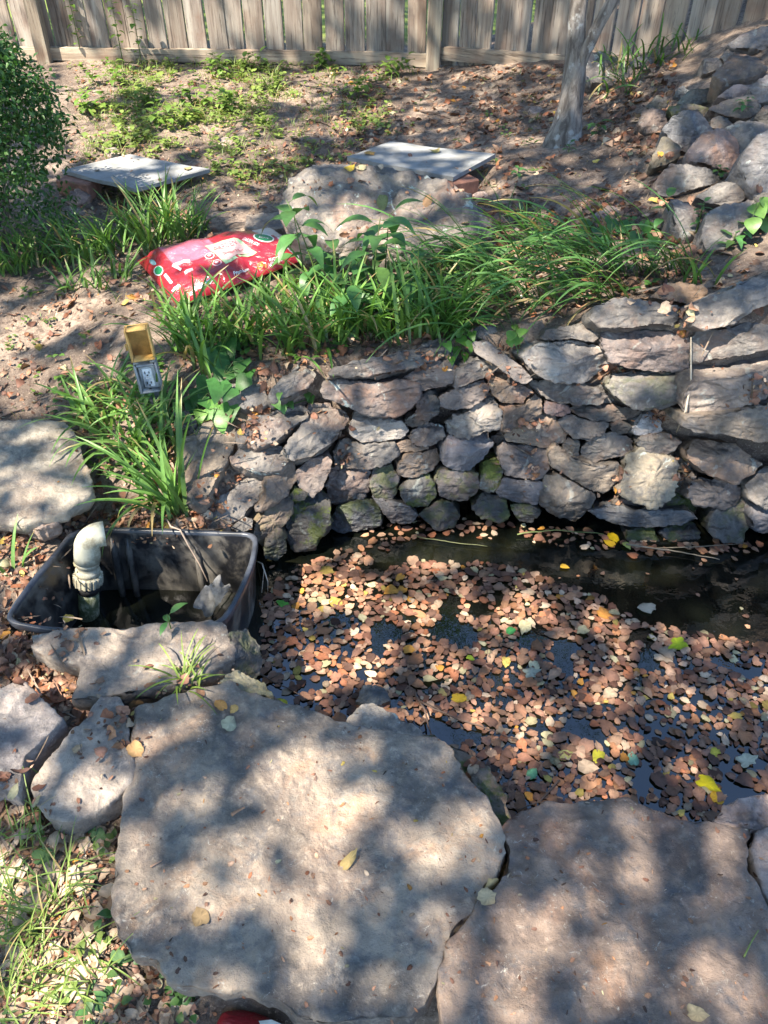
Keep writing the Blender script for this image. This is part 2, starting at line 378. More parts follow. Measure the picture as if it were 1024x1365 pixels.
# ---------------------------------------------------------------- stones
def outline(pts, M, cuts=2, k=.16):
    q = np.asarray(pts, float)
    for _ in range(cuts):
        nx_ = np.roll(q, -1, 0)
        q = np.stack([q * (1 - k) + nx_ * k, q * k + nx_ * (1 - k)], 1).reshape(-1, 2)
    d = np.linalg.norm(np.roll(q, -1, 0) - q, axis=1); s = np.concatenate([[0], np.cumsum(d)]); qq = np.vstack([q, q[:1]])
    t = np.linspace(0, s[-1], M, endpoint=False)
    return np.stack([np.interp(t, s, qq[:, 0]), np.interp(t, s, qq[:, 1])], 1)
SEED = [0]
def stone(name, label, cat, px, p0, n, depth, bulge, color, mat=None, group=None, M=84, K=14, pw=5.5, rough=1.0, facets=3, warm=.4, moss=0., lichen=.3, grow=1.0, tilt=.35, solid=True, lump=.75, cut=.06, jag=0.0, brow=0.0):
    """one stone: its outline lies on the plane (p0, n) where it stands; it bulges to the front and goes back by depth"""
    SEED[0] += 1; sd = SEED[0]; rg = np.random.default_rng(sd * 7 + 1)
    n = nrm(n); pts = np.array([on_plane(x, y, p0, n) for x, y in px])
    c = pts.mean(0); V = nrm(np.array([0, 0, 1]) - n * n[2]) if abs(n[2]) < .95 else nrm(np.array([0, 1, 0]) - n * n[1]); U = np.cross(V, n)
    q = np.stack([(pts - c) @ U, (pts - c) @ V], 1)
    q = outline(q, M, 2, cut); area_c = q.mean(0); q = (q - area_c) * grow; c = c + area_c[0] * U + area_c[1] * V
    size = np.sqrt(np.ptp(q[:, 0]) * np.ptp(q[:, 1]))
    ang = np.arange(M) / M * 2 * math.pi
    ring = np.stack([np.cos(ang) * 2, np.sin(ang) * 2, np.full(M, sd * 3.1)], 1)
    q = q * (1 + rough * (.025 * fbm(ring * 1.6, sd, 4, .6)))[:, None]
    if jag: q = q * (1 + jag / size * fbm(ring * 9, sd + 3, 4, .6))[:, None]
    s = 1 - (1 - np.linspace(0, 1, K)) ** 1.7
    s[0] = 0
    planes = [(rg.uniform(.45, .95), rg.uniform(-1, 1, 2) * tilt) for _ in range(facets)]
    rad = size / 2; hh = np.ptp(q[:, 1]) / 2; bt, bv, bs, b2 = rg.uniform(-.18, .18), rg.uniform(-.05, .35), brow * rg.uniform(.9, 1.5), rg.uniform(.62, .9)
    verts, faces = [], []
    for i, si in enumerate(s[1:]):
        uv = q * si
        h = bulge * (1 - si ** pw) ** (1 / pw) * np.ones(M)
        for (c0, g) in planes: h = np.minimum(h, bulge * c0 * (1.0) + uv @ g * (bulge / rad) * 1.6 + 0 * h) if bulge > 0 else h
        if brow:
            vy = uv[:, 1] + bt * uv[:, 0]; h = np.minimum(h, bulge * .96 - bs * np.maximum(0, vy - bv * hh) * 1.0); h = np.minimum(h, bulge * .96 + .9 * (vy + b2 * hh))
        h = np.maximum(h, -.3 * depth)
        verts.append(c + uv[:, :1] * U + uv[:, 1:] * V + h[:, None] * n)
    hc = min([bulge] + [bulge * c0 for c0, g in planes])
    nf = len(verts)
    for dd, sc_ in ((.10, 1.0), (.28, 1.005), (.5, .99), (.75, .96), (1.0, .86)):
        uv = q * sc_; verts.append(c + uv[:, :1] * U + uv[:, 1:] * V - dd * depth * n)
    verts = np.concatenate(verts + [(c + hc * n)[None], (c - depth * n)[None]])
    R = nf + 5
    for r in range(R - 1):
        for k in range(M): faces.append((r * M + k, (r + 1) * M + k, (r + 1) * M + (k + 1) % M, r * M + (k + 1) % M))
    for k in range(M):
        faces.append((R * M, k, (k + 1) % M)); faces.append((R * M + 1, (R - 1) * M + (k + 1) % M, (R - 1) * M + k))
    faces = [tuple(reversed(f_)) for f_ in faces]
    # normals, then rough the surface
    nv = np.zeros_like(verts)
    fa = np.array([f[:3] for f in faces]); fn = np.cross(verts[fa[:, 1]] - verts[fa[:, 0]], verts[fa[:, 2]] - verts[fa[:, 0]])
    for j in range(3): np.add.at(nv, fa[:, j], fn)
    nv /= np.linalg.norm(nv, axis=1)[:, None] + 1e-12
    ref = min(size, .35)
    strata = verts * np.array([1, 1, 1.9])
    a = fbm(verts / ref * 1.7 + sd, sd, 3); bnz = 1.1 * (1 - 2 * np.abs(fbm(strata / ref * 4.2 + sd * 2, sd + 5, 3))) + .5 * (1 - 2 * np.abs(fbm(strata / ref * 10. + sd * 2, sd + 6, 2))); cN = fbm(verts * 55, sd + 9, 3)
    amp = rough * ref
    d = amp * lump * (.034 * a + .030 * bnz) + .0018 * cN * rough
    verts = verts + nv * (d if mat is FLAG else -d)[:, None]
    loc = c.copy(); loc[2] = verts[:, 2].min()
    o = add_mesh(name, verts, faces, mat or ROCK, None, loc)
    j = rg.uniform(.88, 1.12)
    o.color = (color[0] * j, color[1] * j, color[2] * j, 1)
    o['warm'] = float(warm); o['moss'] = float(moss); o['lichen'] = float(lichen)
    tag(o, label, cat, group)
    if solid: SOLID.append((verts, faces))
    return o
def PX(org, sc_, pts): return [(org[0] + a / sc_, org[1] + b / sc_) for a, b in pts]
ZA = ((230, 460), 4.55); ZB = ((420, 440), 3.938); ZC = ((640, 400), 4.264); ZD = ((800, 340), 3.411); ZR = ((780, 40), 3.79)
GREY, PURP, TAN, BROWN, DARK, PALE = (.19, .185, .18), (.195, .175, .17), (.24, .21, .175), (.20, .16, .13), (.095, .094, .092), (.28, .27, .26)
WALLN = nrm((0, -math.cos(math.radians(18)), math.sin(math.radians(18)))); WALLP = np.array([0, 2.05, WZ])
GW = "stones of the dry-laid wall behind the pond"
def wall(Zm, pts, col, label, n=None, y=None, fwd=0., depth=.20, bulge=None, **kw):
    px = PX(Zm[0], Zm[1], pts); cx = np.mean([p[0] for p in px]); cy = np.mean([p[1] for p in px])
    nn = WALLN if n is None else nrm(n)
    p0 = on_plane(cx, cy, WALLP, WALLN) if y is None else on_y(cx, cy, y)
    p0 = p0 + nrm(np.array([0, -1, .5])) * fwd
    if n is None: nn = nrm(WALLN + np.array([random.uniform(-.16, .16), 0, random.uniform(-.08, .16)]))
    hs = min(max(p[0] for p in px) - min(p[0] for p in px), max(p[1] for p in px) - min(p[1] for p in px)) * 2.5 / FPX
    kw.setdefault('grow', 1.035)
    if n is None or nn[1] < -.55: kw.setdefault('brow', 1.0)
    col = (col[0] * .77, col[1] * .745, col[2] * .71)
    return stone("wall_stone", label, "stone", px, p0, nn, depth, bulge if bulge else min(.06, .48 * hs), col, None, GW, **kw)
FLATN = (.18, -.42, .9)
# left end, where the wall steps down to the tub
wall(ZA, [(30, 610), (120, 545), (210, 490), (310, 480), (370, 500), (388, 560), (365, 650), (300, 760), (250, 870), (185, 975), (120, 960), (75, 860), (40, 740)], TAN, "broad tan slab with a sunlit band beside the leafy clump at the wall's low end", FLATN, 2.02, depth=.10, bulge=.02, pw=6, lichen=.1, K=18, M=110, facets=1)
wall(ZA, [(390, 570), (440, 500), (500, 440), (620, 400), (780, 372), (832, 400), (822, 445), (720, 510), (640, 590), (520, 625), (420, 610)], GREY, "long grey wedge with dry leaves on its left, above the lichen-spotted stone", (.1, -.6, .75), 2.09, depth=.14, bulge=.03)
wall(((0, 0), 1), [(412, 541), (441, 538), (464, 552), (467, 560), (455, 575), (440, 592), (420, 606), (400, 613), (385, 612), (376, 598), (395, 575), (408, 557)], GREY, "thick leaning wedge with a flat pale top and dark right face", (.25, -.6, .7), 2.1, depth=.16, bulge=.045, facets=5, tilt=.7)
wall(ZA, [(350, 690), (420, 630), (560, 610), (650, 600), (705, 650), (710, 700), (660, 765), (560, 780), (450, 760), (370, 730)], GREY, "stone with pale green lichen patches, above the long slab by the tub", (.1, -.5, .85), 2.03, depth=.13, bulge=.03, lichen=1.6)
wall(ZA, [(120, 1090), (200, 1000), (330, 900), (440, 820), (560, 770), (588, 800), (575, 860), (500, 960), (420, 1050), (320, 1105), (200, 1112)], GREY, "long grey slab slanting down to the back edge of the black tub", (.12, -.45, .88), 1.95, depth=.11, bulge=.025, pw=4, M=100)
wall(ZA, [(560, 800), (600, 770), (740, 700), (748, 800), (690, 870), (580, 960), (530, 985), (495, 970), (540, 900)], BROWN, "dull brown stone in shade below the lichen-spotted stone", (.35, -.85, .3), 2.0, depth=.18)
wall(ZA, [(740, 770), (820, 690), (930, 662), (968, 690), (955, 760), (900, 870), (850, 915), (760, 850)], PURP, "purplish angular stone under the thick leaning wedge", (.1, -.85, .45), 2.06)
wall(ZA, [(480, 1070), (560, 980), (680, 885), (718, 900), (700, 1010), (600, 1140), (530, 1200), (470, 1150)], BROWN, "smooth dark brown stone right behind the tub's back corner", (.45, -.8, .2), 1.95, depth=.22, moss=.3)
wall(ZA, [(690, 1060), (720, 980), (800, 930), (890, 900), (955, 950), (945, 1080), (890, 1140), (860, 1210), (740, 1230), (690, 1180)], DARK, "damp stone thick with green moss at the wall's inner corner", (.2, -.9, .3), 1.98, moss=1.5)
wall(ZA, [(560, 1190), (640, 1120), (690, 1150), (690, 1240), (640, 1300), (560, 1290)], DARK, "small dark waterline stone nearest the tub", (.2, -.9, .2), 1.89, moss=.4)
wall(ZA, [(715, 900), (740, 870), (820, 900), (805, 935), (730, 945)], DARK, "thin mossy wedge squeezed above the greenest stone", (.1, -.9, .3), 1.99, moss=1.2)
wall(ZA, [(370, 390), (300, 340), (262, 280), (340, 230), (480, 212), (550, 250), (578, 330), (570, 382), (450, 402)], GREY, "flat blue-grey stone half hidden by the heart-leaved vine", (.05, -.6, .8), 2.2, depth=.12)
wall(ZA, [(580, 330), (600, 290), (700, 170), (800, 95), (842, 88), (870, 180), (840, 240), (740, 310), (620, 362)], GREY, "tilted grey stone lying loose in leaves behind the wedges", (.2, -.6, .75), 2.2, depth=.11, bulge=.035)
wall(ZA, [(20, 420), (100, 410), (150, 480), (110, 540), (40, 530)], DARK, "dark lump under the vine above the tan slab", (0, -.5, .85), 2.12, depth=.1)
wall(ZA, [(350, 1110), (440, 1040), (487, 1060), (480, 1110), (420, 1140)], GREY, "small pale stone tucked under the end of the long slab by the tub", (.2, -.7, .6), 1.88, depth=.1)
# middle left
wall(ZB, [(85, 230), (180, 190), (330, 150), (480, 100), (640, 48), (700, 80), (710, 130), (600, 170), (480, 212), (330, 245), (180, 258), (95, 252)], GREY, "long capstone slanting upward to the ivy on the wall top", (0, -.75, .65), fwd=.02, depth=.16, M=110)
wall(ZB, [(430, 250), (520, 200), (620, 150), (712, 150), (735, 210), (725, 280), (640, 300), (560, 315), (530, 280)], PURP, "plump grey-violet stone directly beneath the slanting capstone")
wall(ZB, [(735, 200), (830, 150), (955, 165), (960, 210), (870, 245), (790, 275), (725, 295)], GREY, "short capstone right below the ivy sprig")
wall(ZB, [(38, 290), (80, 265), (330, 265), (500, 260), (548, 285), (545, 350), (480, 420), (380, 450), (250, 435), (130, 380), (60, 345)], PURP, "large boat-shaped stone with a sunlit buff patch under the long capstone", fwd=.03, lichen=.9, warm=.8, M=110)
wall(ZB, [(650, 350), (740, 300), (880, 265), (914, 300), (890, 355), (820, 400), (700, 414), (660, 390)], PURP, "smooth lens-shaped stone second below the ivy")
wall(ZB, [(550, 340), (610, 325), (655, 370), (657, 430), (590, 480), (510, 512), (470, 475), (530, 420)], DARK, "craggy dark stone right of the boat-shaped stone", rough=1.8, facets=6)
wall(ZB, [(690, 530), (705, 480), (745, 440), (830, 400), (920, 345), (985, 450), (960, 500), (840, 545), (760, 557)], PALE, "knobbly pale lilac stone below the lens-shaped stone", rough=1.5)
wall(ZB, [(175, 500), (210, 430), (300, 450), (450, 470), (494, 525), (450, 570), (350, 580), (250, 587), (190, 550)], PALE, "pale lilac stone with white flecks right of the thick leaning wedge", lichen=.9)
wall(ZB, [(100, 640), (160, 565), (300, 590), (410, 590), (445, 660), (380, 685), (310, 717), (200, 715), (110, 705)], GREY, "layered grey stone with cracked ledges and a leaf at its left corner", rough=1.6)
wall(ZB, [(490, 560), (520, 520), (600, 490), (677, 505), (670, 570), (600, 607), (530, 600)], GREY, "small crusty grey stone holding a round lichen spot, below the craggy dark one", rough=1.6, lichen=1.4)
wall(ZB, [(420, 600), (490, 572), (530, 605), (600, 612), (520, 636), (440, 642)], BROWN, "thin dull chip wedged under the crusty lichen-spotted stone")
wall(ZB, [(665, 620), (700, 560), (900, 543), (932, 590), (900, 650), (850, 690), (800, 737), (720, 722), (665, 690)], (.15, .155, .18), "smooth blue-black trapezoid stone mid-height in the wall", rough=.7)
wall(ZB, [(435, 700), (480, 645), (640, 618), (662, 670), (600, 735), (500, 767), (440, 757)], BROWN, "olive-brown oval stone left of the blue-black trapezoid")
wall(ZB, [(60, 800), (90, 725), (200, 718), (287, 745), (280, 840), (240, 890), (150, 922), (85, 900)], PURP, "cracked squarish stone with three lobes above the glossy wet boulder", rough=1.4, facets=6)
wall(ZB, [(295, 770), (310, 720), (400, 712), (438, 770), (430, 850), (390, 900), (330, 882), (300, 840)], PURP, "upright barrel-shaped stone with moss on its foot", moss=.6)
wall(ZB, [(445, 810), (500, 770), (590, 755), (625, 800), (637, 870), (590, 922), (500, 922), (450, 860)], DARK, "rounded dark stone with a yellow-green moss cap and a straw across it", moss=1.0)
wall(ZB, [(630, 790), (650, 725), (760, 735), (850, 745), (860, 820), (800, 892), (720, 897), (655, 867)], PURP, "wide violet-brown stone with a moss tuft at its upper left corner", moss=.5)
wall(ZB, [(860, 790), (890, 700), (960, 690), (987, 740), (965, 810), (910, 842), (865, 822)], (.19, .17, .13), "small upright stone with a bright moss skirt", moss=1.2)
wall(ZB, [(78, 990), (130, 920), (270, 903), (350, 950), (340, 1020), (260, 1048), (150, 1052), (85, 1030)], (.13, .14, .16), "glossy wet bluish boulder with a green foot at the waterline", moss=.7, fwd=.02)
wall(ZB, [(300, 880), (400, 890), (500, 920), (542, 970), (500, 1012), (400, 1002), (340, 930)], (.13, .135, .15), "sloping dark wedge at the waterline under the barrel-shaped stone", fwd=.02)
wall(ZB, [(540, 960), (640, 888), (720, 900), (762, 980), (720, 1032), (640, 1042), (590, 1000)], DARK, "dark green waterline stone under the moss-capped round one", moss=.6)
wall(ZB, [(820, 920), (880, 860), (1000, 880), (1022, 960), (960, 1002), (860, 972)], DARK, "mossy black waterline stone below the bright moss skirt", moss=.9)
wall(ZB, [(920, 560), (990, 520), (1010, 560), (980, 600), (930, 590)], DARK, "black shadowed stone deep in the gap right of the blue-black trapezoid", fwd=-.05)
# middle right
wall(ZC, [(-35, 240), (40, 243), (130, 298), (230, 370), (294, 435), (250, 468), (180, 440), (100, 372), (30, 335), (-30, 300)], (.19, .178, .175), "smooth slanting stone running down from the ivy to the rust-stained gap", fwd=.03, rough=.7)
wall(ZC, [(48, 440), (110, 398), (200, 440), (297, 520), (230, 582), (120, 582), (60, 530)], BROWN, "buff and rust stone with a sunlit nose under the slanting stone", warm=.9)
wall(ZC, [(120, 600), (230, 582), (312, 522), (352, 570), (345, 640), (270, 672), (170, 722), (110, 732)], BROWN, "rosy brown stone with a bright sunlit edge, just below the buff one", warm=1.)
wall(ZC, [(238, 320), (330, 270), (540, 243), (680, 270), (772, 310), (720, 400), (640, 457), (540, 472), (380, 452), (290, 400)], PALE, "large pale potato-shaped stone with a dark moss spot on its brow", fwd=.04, warm=.3, M=110)
wall(ZC, [(345, 215), (370, 165), (520, 145), (655, 133), (687, 200), (640, 237), (520, 217), (380, 232)], GREY, "flat blue-grey brick-like capstone above the potato-shaped stone", fwd=.02)
wall(ZC, [(210, 150), (290, 83), (367, 160), (330, 212), (270, 262), (220, 222)], TAN, "pale three-cornered stone at the edge of the long grass", (0, -.6, .8), fwd=-.04)
wall(ZC, [(-60, 180), (40, 130), (105, 190), (60, 235), (-40, 230)], GREY, "small grey stone behind the ivy on the wall top", (0, -.6, .8), fwd=-.06)
wall(ZC, [(278, 460), (420, 458), (600, 480), (727, 540), (690, 592), (560, 587), (430, 582), (340, 530)], GREY, "thin flat layered stone below the potato-shaped one", rough=1.3)
wall(ZC, [(353, 620), (370, 568), (500, 600), (512, 635), (460, 657), (370, 642)], (.15, .115, .12), "small dark wine-coloured stone under the thin layered one")
wall(ZC, [(515, 625), (600, 595), (740, 588), (922, 630), (922, 660), (830, 682), (700, 692), (570, 662)], DARK, "long low black stone with leaves on its right end")
wall(ZC, [(145, 770), (180, 715), (280, 668), (390, 638), (493, 750), (482, 802), (390, 832), (240, 817), (155, 800)], TAN, "broad tan stone with a diagonal grey crest", warm=.6)
wall(ZC, [(437, 680), (500, 648), (620, 678), (722, 690), (700, 740), (600, 797), (520, 772), (455, 722)], GREY, "blue-grey shield-shaped stone right of the broad tan one")
wall(ZC, [(733, 700), (790, 678), (857, 715), (830, 752), (770, 767), (740, 732)], DARK, "small black stone left of the frosty white block")
wall(ZD, [(140, 790), (188, 730), (247, 703), (278, 800), (220, 822), (158, 817)], (.36, .37, .40), "small frosty bluish-white block", lichen=1.2, warm=0.)
wall(ZC, [(468, 820), (500, 783), (562, 800), (562, 892), (520, 892), (480, 862)], DARK, "dark egg-shaped stone left of the white-spotted stone")
wall(ZC, [(572, 840), (650, 758), (760, 748), (872, 800), (862, 872), (760, 892), (640, 927), (575, 907)], GREY, "stone with a bright white spot on its left end", lichen=.9)
wall(ZC, [(103, 850), (140, 808), (270, 825), (372, 850), (387, 950), (340, 1017), (250, 1017), (150, 992), (120, 922)], PURP, "square rosy-grey block with a flat face in the lower wall", facets=2, pw=5)
wall(ZC, [(388, 870), (440, 823), (520, 890), (650, 930), (772, 918), (792, 970), (740, 1052), (690, 1092), (600, 1062), (500, 1002), (400, 952)], TAN, "long tan stone slanting down to a sunlit pinkish end", fwd=.03, warm=.6)
wall(ZC, [(96, 1085), (130, 1008), (250, 1020), (352, 1030), (345, 1120), (320, 1157), (200, 1147), (105, 1112)], (.16, .165, .19), "low bluish stone under the square rosy-grey block", fwd=.02)
wall(ZC, [(337, 1150), (370, 1008), (450, 998), (560, 1045), (657, 1130), (600, 1202), (545, 1267), (460, 1242), (350, 1182)], TAN, "big tilted block with a tan top and damp blue-grey face at the waterline", fwd=.05, warm=.4, facets=6, tilt=.6)
wall(ZC, [(170, 1160), (300, 1158), (347, 1200), (290, 1262), (220, 1252)], DARK, "little green-black waterline stone left of the big tilted block", moss=.8, fwd=.02)
wall(ZC, [(690, 270), (720, 330), (780, 370), (770, 430), (700, 450), (680, 350)], BROWN, "brown filler stone behind the potato-shaped stone's right end", fwd=-.06)
# right
wall(ZD, [(-45, 285), (-20, 235), (60, 200), (190, 203), (300, 225), (380, 240), (370, 285), (320, 327), (250, 322), (130, 340), (0, 327)], GREY, "wide flat capstone jutting out at the right edge of the long grass", (0, -.75, .6), fwd=.07, M=120, pw=9, cut=.05)
wall(ZD, [(3, 345), (240, 343), (400, 365), (407, 440), (395, 517), (250, 527), (130, 507), (40, 480), (0, 400)], (.205, .178, .176), "large purple rectangular block below the wide flat capstone", fwd=.05, pw=5, facets=3, warm=.3, M=110)
wall(ZD, [(28, 590), (70, 545), (200, 533), (390, 530), (407, 600), (380, 662), (260, 692), (130, 692), (60, 640)], GREY, "wide grey block with a moss tuft, under the purple rectangular block", fwd=.06, moss=.3)
wall(ZD, [(413, 280), (430, 220), (600, 150), (764, 78), (840, 70), (840, 200), (700, 247), (600, 322), (480, 337), (420, 322)], GREY, "massive capstone with a sunlit white cheek at the wall's high end", (.05, -.85, .5), fwd=.13, depth=.28, bulge=.06, brow=1.1, M=140, K=18, facets=4, tilt=.8, pw=9, cut=.05, lump=.5)
wall(ZD, [(413, 380), (440, 343), (600, 325), (740, 288), (810, 285), (810, 400), (650, 452), (520, 472), (420, 482), (408, 430)], GREY, "dark block with a rusty lit right end, below the massive capstone", fwd=.11, depth=.25, bulge=.05, M=110)
wall(ZD, [(376, 705), (392, 620), (420, 582), (470, 566), (620, 545), (764, 512), (850, 500), (850, 590), (740, 648), (600, 695), (450, 730)], (.23, .205, .19), "very large block with a pale sloping top and purple-grey front", (.03, -1, .12), fwd=.16, depth=.27, bulge=.02, M=160, K=20, facets=2, tilt=.5, warm=.25, pw=14, cut=.03, lump=.6, brow=.0)
wall(ZD, [(368, 770), (385, 733), (560, 718), (720, 698), (840, 690), (850, 855), (700, 845), (560, 812), (430, 802)], TAN, "thick ledge slab jutting out over a dark hollow", (0, -.95, .3), fwd=.2, depth=.25, bulge=.03, M=140, K=18, warm=.1, pw=10, cut=.05, lump=.4)
wall(ZD, [(393, 890), (450, 838), (600, 860), (742, 950), (690, 992), (590, 1027), (470, 992), (400, 932)], BROWN, "big smooth brown stone under the jutting ledge slab", fwd=.09, bulge=.06, depth=.25, rough=.8, M=110)
wall(ZD, [(403, 1060), (440, 1008), (600, 1030), (637, 1060), (600, 1132), (540, 1152), (440, 1132), (408, 1100)], PURP, "jagged violet stone under the big smooth brown one", fwd=.07, rough=1.5, facets=6)
wall(ZD, [(488, 1210), (520, 1150), (600, 1120), (672, 1108), (667, 1200), (640, 1292), (560, 1297), (490, 1252)], GREY, "upright bluish stone with a moss patch standing in the water", fwd=.07, moss=.6)
wall(ZD, [(648, 1040), (764, 973), (840, 975), (840, 1140), (740, 1142), (670, 1112)], GREY, "rounded grey stone low by the upright mossy one", fwd=.1)
wall(ZD, [(673, 1180), (700, 1138), (810, 1140), (810, 1262), (720, 1257), (680, 1232)], (.17, .175, .20), "bluish stone at the waterline under the rounded grey one", fwd=.09)
wall(ZD, [(88, 1060), (130, 918), (200, 888), (330, 918), (347, 1000), (330, 1082), (240, 1132), (150, 1112)], (.27, .25, .205), "big chalky yellowish stone with a crumbly sunlit face", fwd=.06, rough=1.5, bulge=.065, warm=.1, lichen=.8)
wall(ZD, [(330, 1000), (400, 978), (432, 1020), (410, 1057), (360, 1062), (325, 1040)], DARK, "small dark green stone right of the chalky one", moss=.5)
wall(ZD, [(340, 900), (390, 890), (420, 960), (380, 985), (335, 960)], DARK, "dark leaf-strewn stone above the small dark green one", fwd=-.02)
wall(ZD, [(158, 850), (190, 818), (310, 813), (372, 850), (330, 892), (270, 914), (200, 892)], GREY, "banana-shaped grey stone above the chalky one", fwd=.04)
wall(ZD, [(-48, 1165), (60, 1138), (200, 1160), (400, 1158), (442, 1200), (350, 1217), (200, 1237), (60, 1222), (-10, 1190)], (.15, .16, .175), "long low slate-blue ledge along the waterline", fwd=.06, M=110)
wall(ZD, [(250, 1140), (350, 1078), (410, 1100), (442, 1160), (300, 1168)], DARK, "moss-green dark stone above the right end of the slate-blue ledge", moss=1.2)
wall(ZD, [(40, 1120), (100, 1080), (160, 1118), (230, 1135), (200, 1162), (60, 1147)], BROWN, "rubbly brown stone between the chalky stone and the slate-blue ledge", rough=1.8)
wall(ZD, [(120, 1250), (230, 1228), (262, 1290), (180, 1312), (118, 1290)], DARK, "mossy half-sunk stone below the slate-blue ledge, near two yellow leaves", moss=1.0, fwd=.04)
wall(ZD, [(268, 1260), (330, 1223), (440, 1225), (442, 1310), (320, 1312)], DARK, "half-sunk blackish stone below the ledge's right end, a brown leaf on it", moss=.9, fwd=.04)
wall(ZD, [(275, 700), (350, 688), (367, 740), (340, 792), (283, 797)], (.13, .12, .09), "recessed mossy stone behind the hanging straw", moss=.7, fwd=-.03)
wall(ZD, [(-80, 560), (0, 545), (40, 600), (60, 660), (-20, 690), (-60, 640)], GREY, "recessed grey stone left of the moss-tufted wide block", fwd=-.05)
wall(ZD, [(100, 870), (165, 850), (200, 900), (130, 930), (95, 910)], DARK, "dark filler under the banana-shaped stone", fwd=-.04)
wall(ZD, [(218, 190), (290, 148), (400, 123), (482, 180), (450, 222), (390, 242), (300, 217)], (.30, .215, .15), "orange-tan stone set back on top between two capstones", (0, -.55, .8), fwd=.0)
wall(ZD, [(468, 150), (500, 93), (600, 58), (627, 110), (560, 152), (500, 172)], GREY, "grey stone set back behind the massive capstone", (0, -.5, .85), y=2.45)
wall(ZD, [(618, 75), (700, 30), (780, 5), (840, 20), (840, 75), (720, 92), (650, 97)], GREY, "low grey slab lying above the massive capstone", (0, -.4, .9), y=2.5)

rgx = np.random.default_rng(61)
for r_, (ya, yb_) in enumerate([(395, 470), (465, 535), (530, 600), (595, 660), (655, 722)]):
    x_ = 1040 + 12 * (r_ % 2)
    while x_ < 1330:
        w_ = rgx.uniform(50, 105); dy_ = -(x_ - 1040) * .06; y0 = ya + dy_; y1 = yb_ + dy_ * .4
        wall(((0, 0), 1), [(x_, (y0 + y1) / 2), (x_ + .1 * w_, y0 + 8), (x_ + .5 * w_, y0 + rgx.uniform(-4, 4)), (x_ + .92 * w_, y0 + 6), (x_ + w_, (y0 + y1) / 2), (x_ + .9 * w_, y1 - 6), (x_ + .45 * w_, y1 + rgx.uniform(-3, 4)), (x_ + .08 * w_, y1 - 8)], (GREY, TAN, BROWN, PURP)[int(rgx.integers(4))], "grey-brown stone of the wall's far end, past the very large block", fwd=.07)
        x_ += w_ + 5

# the rock pile that climbs toward the fence
def ground_hit(px, py):
    d = ray(px, py); t = np.linspace(1.2, 9, 900); P = EYE + d * t[:, None]; h = H0(P[:, 0], P[:, 1]); k = np.argmax(P[:, 2] < h)
    return P[k]
GP = "rocks heaped up toward the fence"
def pile(pts, col, label, n=(-.15, -.78, .60), dy=0., depth=.25, bulge=None, **kw):
    px = PX(ZR[0], ZR[1], pts); cx = np.mean([p[0] for p in px]); by = max(p[1] for p in px); cy = np.mean([p[1] for p in px])
    g = ground_hit(min(cx, 1040), by - 4); p0 = g + np.array([0, -.05, .03]); kw.setdefault('grow', 1.14)
    hs = min(np.ptp([p[0] for p in px]), np.ptp([p[1] for p in px])) * g[1] / FPX
    col = (col[0] * .82, col[1] * .80, col[2] * .77); kw.setdefault('lump', .55); kw.setdefault('cut', .11)
    return stone("pile_rock", label, "rock", px, p0, n, max(depth, hs * .7), bulge if bulge else .45 * hs, col, None, GP, facets=5, tilt=.5, **kw)
pile([(325, 690), (400, 530), (462, 590), (470, 650), (400, 690), (340, 712)], (.15, .14, .11), "pointed olive stone leaning at the left foot of the rock pile")
pile([(400, 490), (470, 445), (560, 433), (642, 500), (600, 560), (540, 620), (470, 590), (430, 540)], (.19, .20, .22), "blue-grey boulder touching the pinkish boulder")
pile([(540, 600), (590, 530), (700, 508), (752, 560), (777, 680), (720, 717), (600, 690), (535, 660)], (.27, .225, .215), "pinkish mottled boulder in the middle of the rock pile", warm=.9)
pile([(373, 760), (430, 698), (520, 683), (682, 710), (660, 762), (560, 800), (460, 832), (385, 822)], GREY, "flat-bottomed grey stone with a sunlit right cheek below the pinkish boulder")
pile([(578, 830), (700, 768), (792, 810), (790, 862), (700, 892), (620, 872)], GREY, "grey stone with a pale green lichen top in front of the big boulder", lichen=1.6)
pile([(785, 680), (830, 600), (925, 540), (1000, 560), (1000, 862), (880, 852), (810, 770)], (.20, .205, .22), "big speckled boulder at the near right of the rock pile", lichen=1.0, M=110)
pile([(698, 500), (790, 463), (925, 500), (1000, 520), (925, 560), (830, 602), (770, 622), (750, 552)], GREY, "smooth grey boulder behind the big speckled one", rough=.7, dy=.15)
pile([(650, 270), (720, 180), (800, 108), (892, 120), (902, 220), (850, 252), (760, 282), (690, 302)], BROWN, "large tawny brown slab high on the rock pile", warm=.8, n=(-.2, -.45, .85), dy=.1)
pile([(638, 390), (720, 358), (850, 333), (867, 420), (800, 452), (700, 442)], (.26, .215, .18), "buff block with a flat lit end in the upper pile", warm=.7, dy=.1)
pile([(670, 340), (760, 278), (850, 280), (855, 332), (740, 352)], (.22, .20, .21), "thin grey-pink stone between the tawny slab and the buff block", dy=.15)
pile([(468, 380), (520, 318), (632, 293), (632, 352), (570, 382)], (.15, .165, .15), "greenish-grey angular stone left of the buff block", dy=.05)
pile([(318, 380), (370, 328), (412, 345), (422, 390), (350, 402)], (.15, .15, .135), "low dark stone at the upper left of the pile, by the arching grass")
pile([(455, 320), (495, 283), (527, 310), (510, 342), (470, 342)], (.24, .26, .27), "small light blue-grey stone on the greenish one")
pile([(430, 390), (540, 373), (642, 400), (620, 442), (500, 432), (450, 442)], (.16, .15, .12), "low mossy stone behind the blue-grey boulder", moss=.6)
pile([(273, 480), (300, 408), (400, 415), (412, 470), (370, 512), (310, 522)], (.20, .16, .14), "squat brownish stone at the left rim of the pile")
pile([(438, 850), (540, 848), (582, 1020), (500, 1042), (440, 980)], GREY, "flat block lying half in sunlight behind the last tuft of grass", n=(0, -.5, .86))
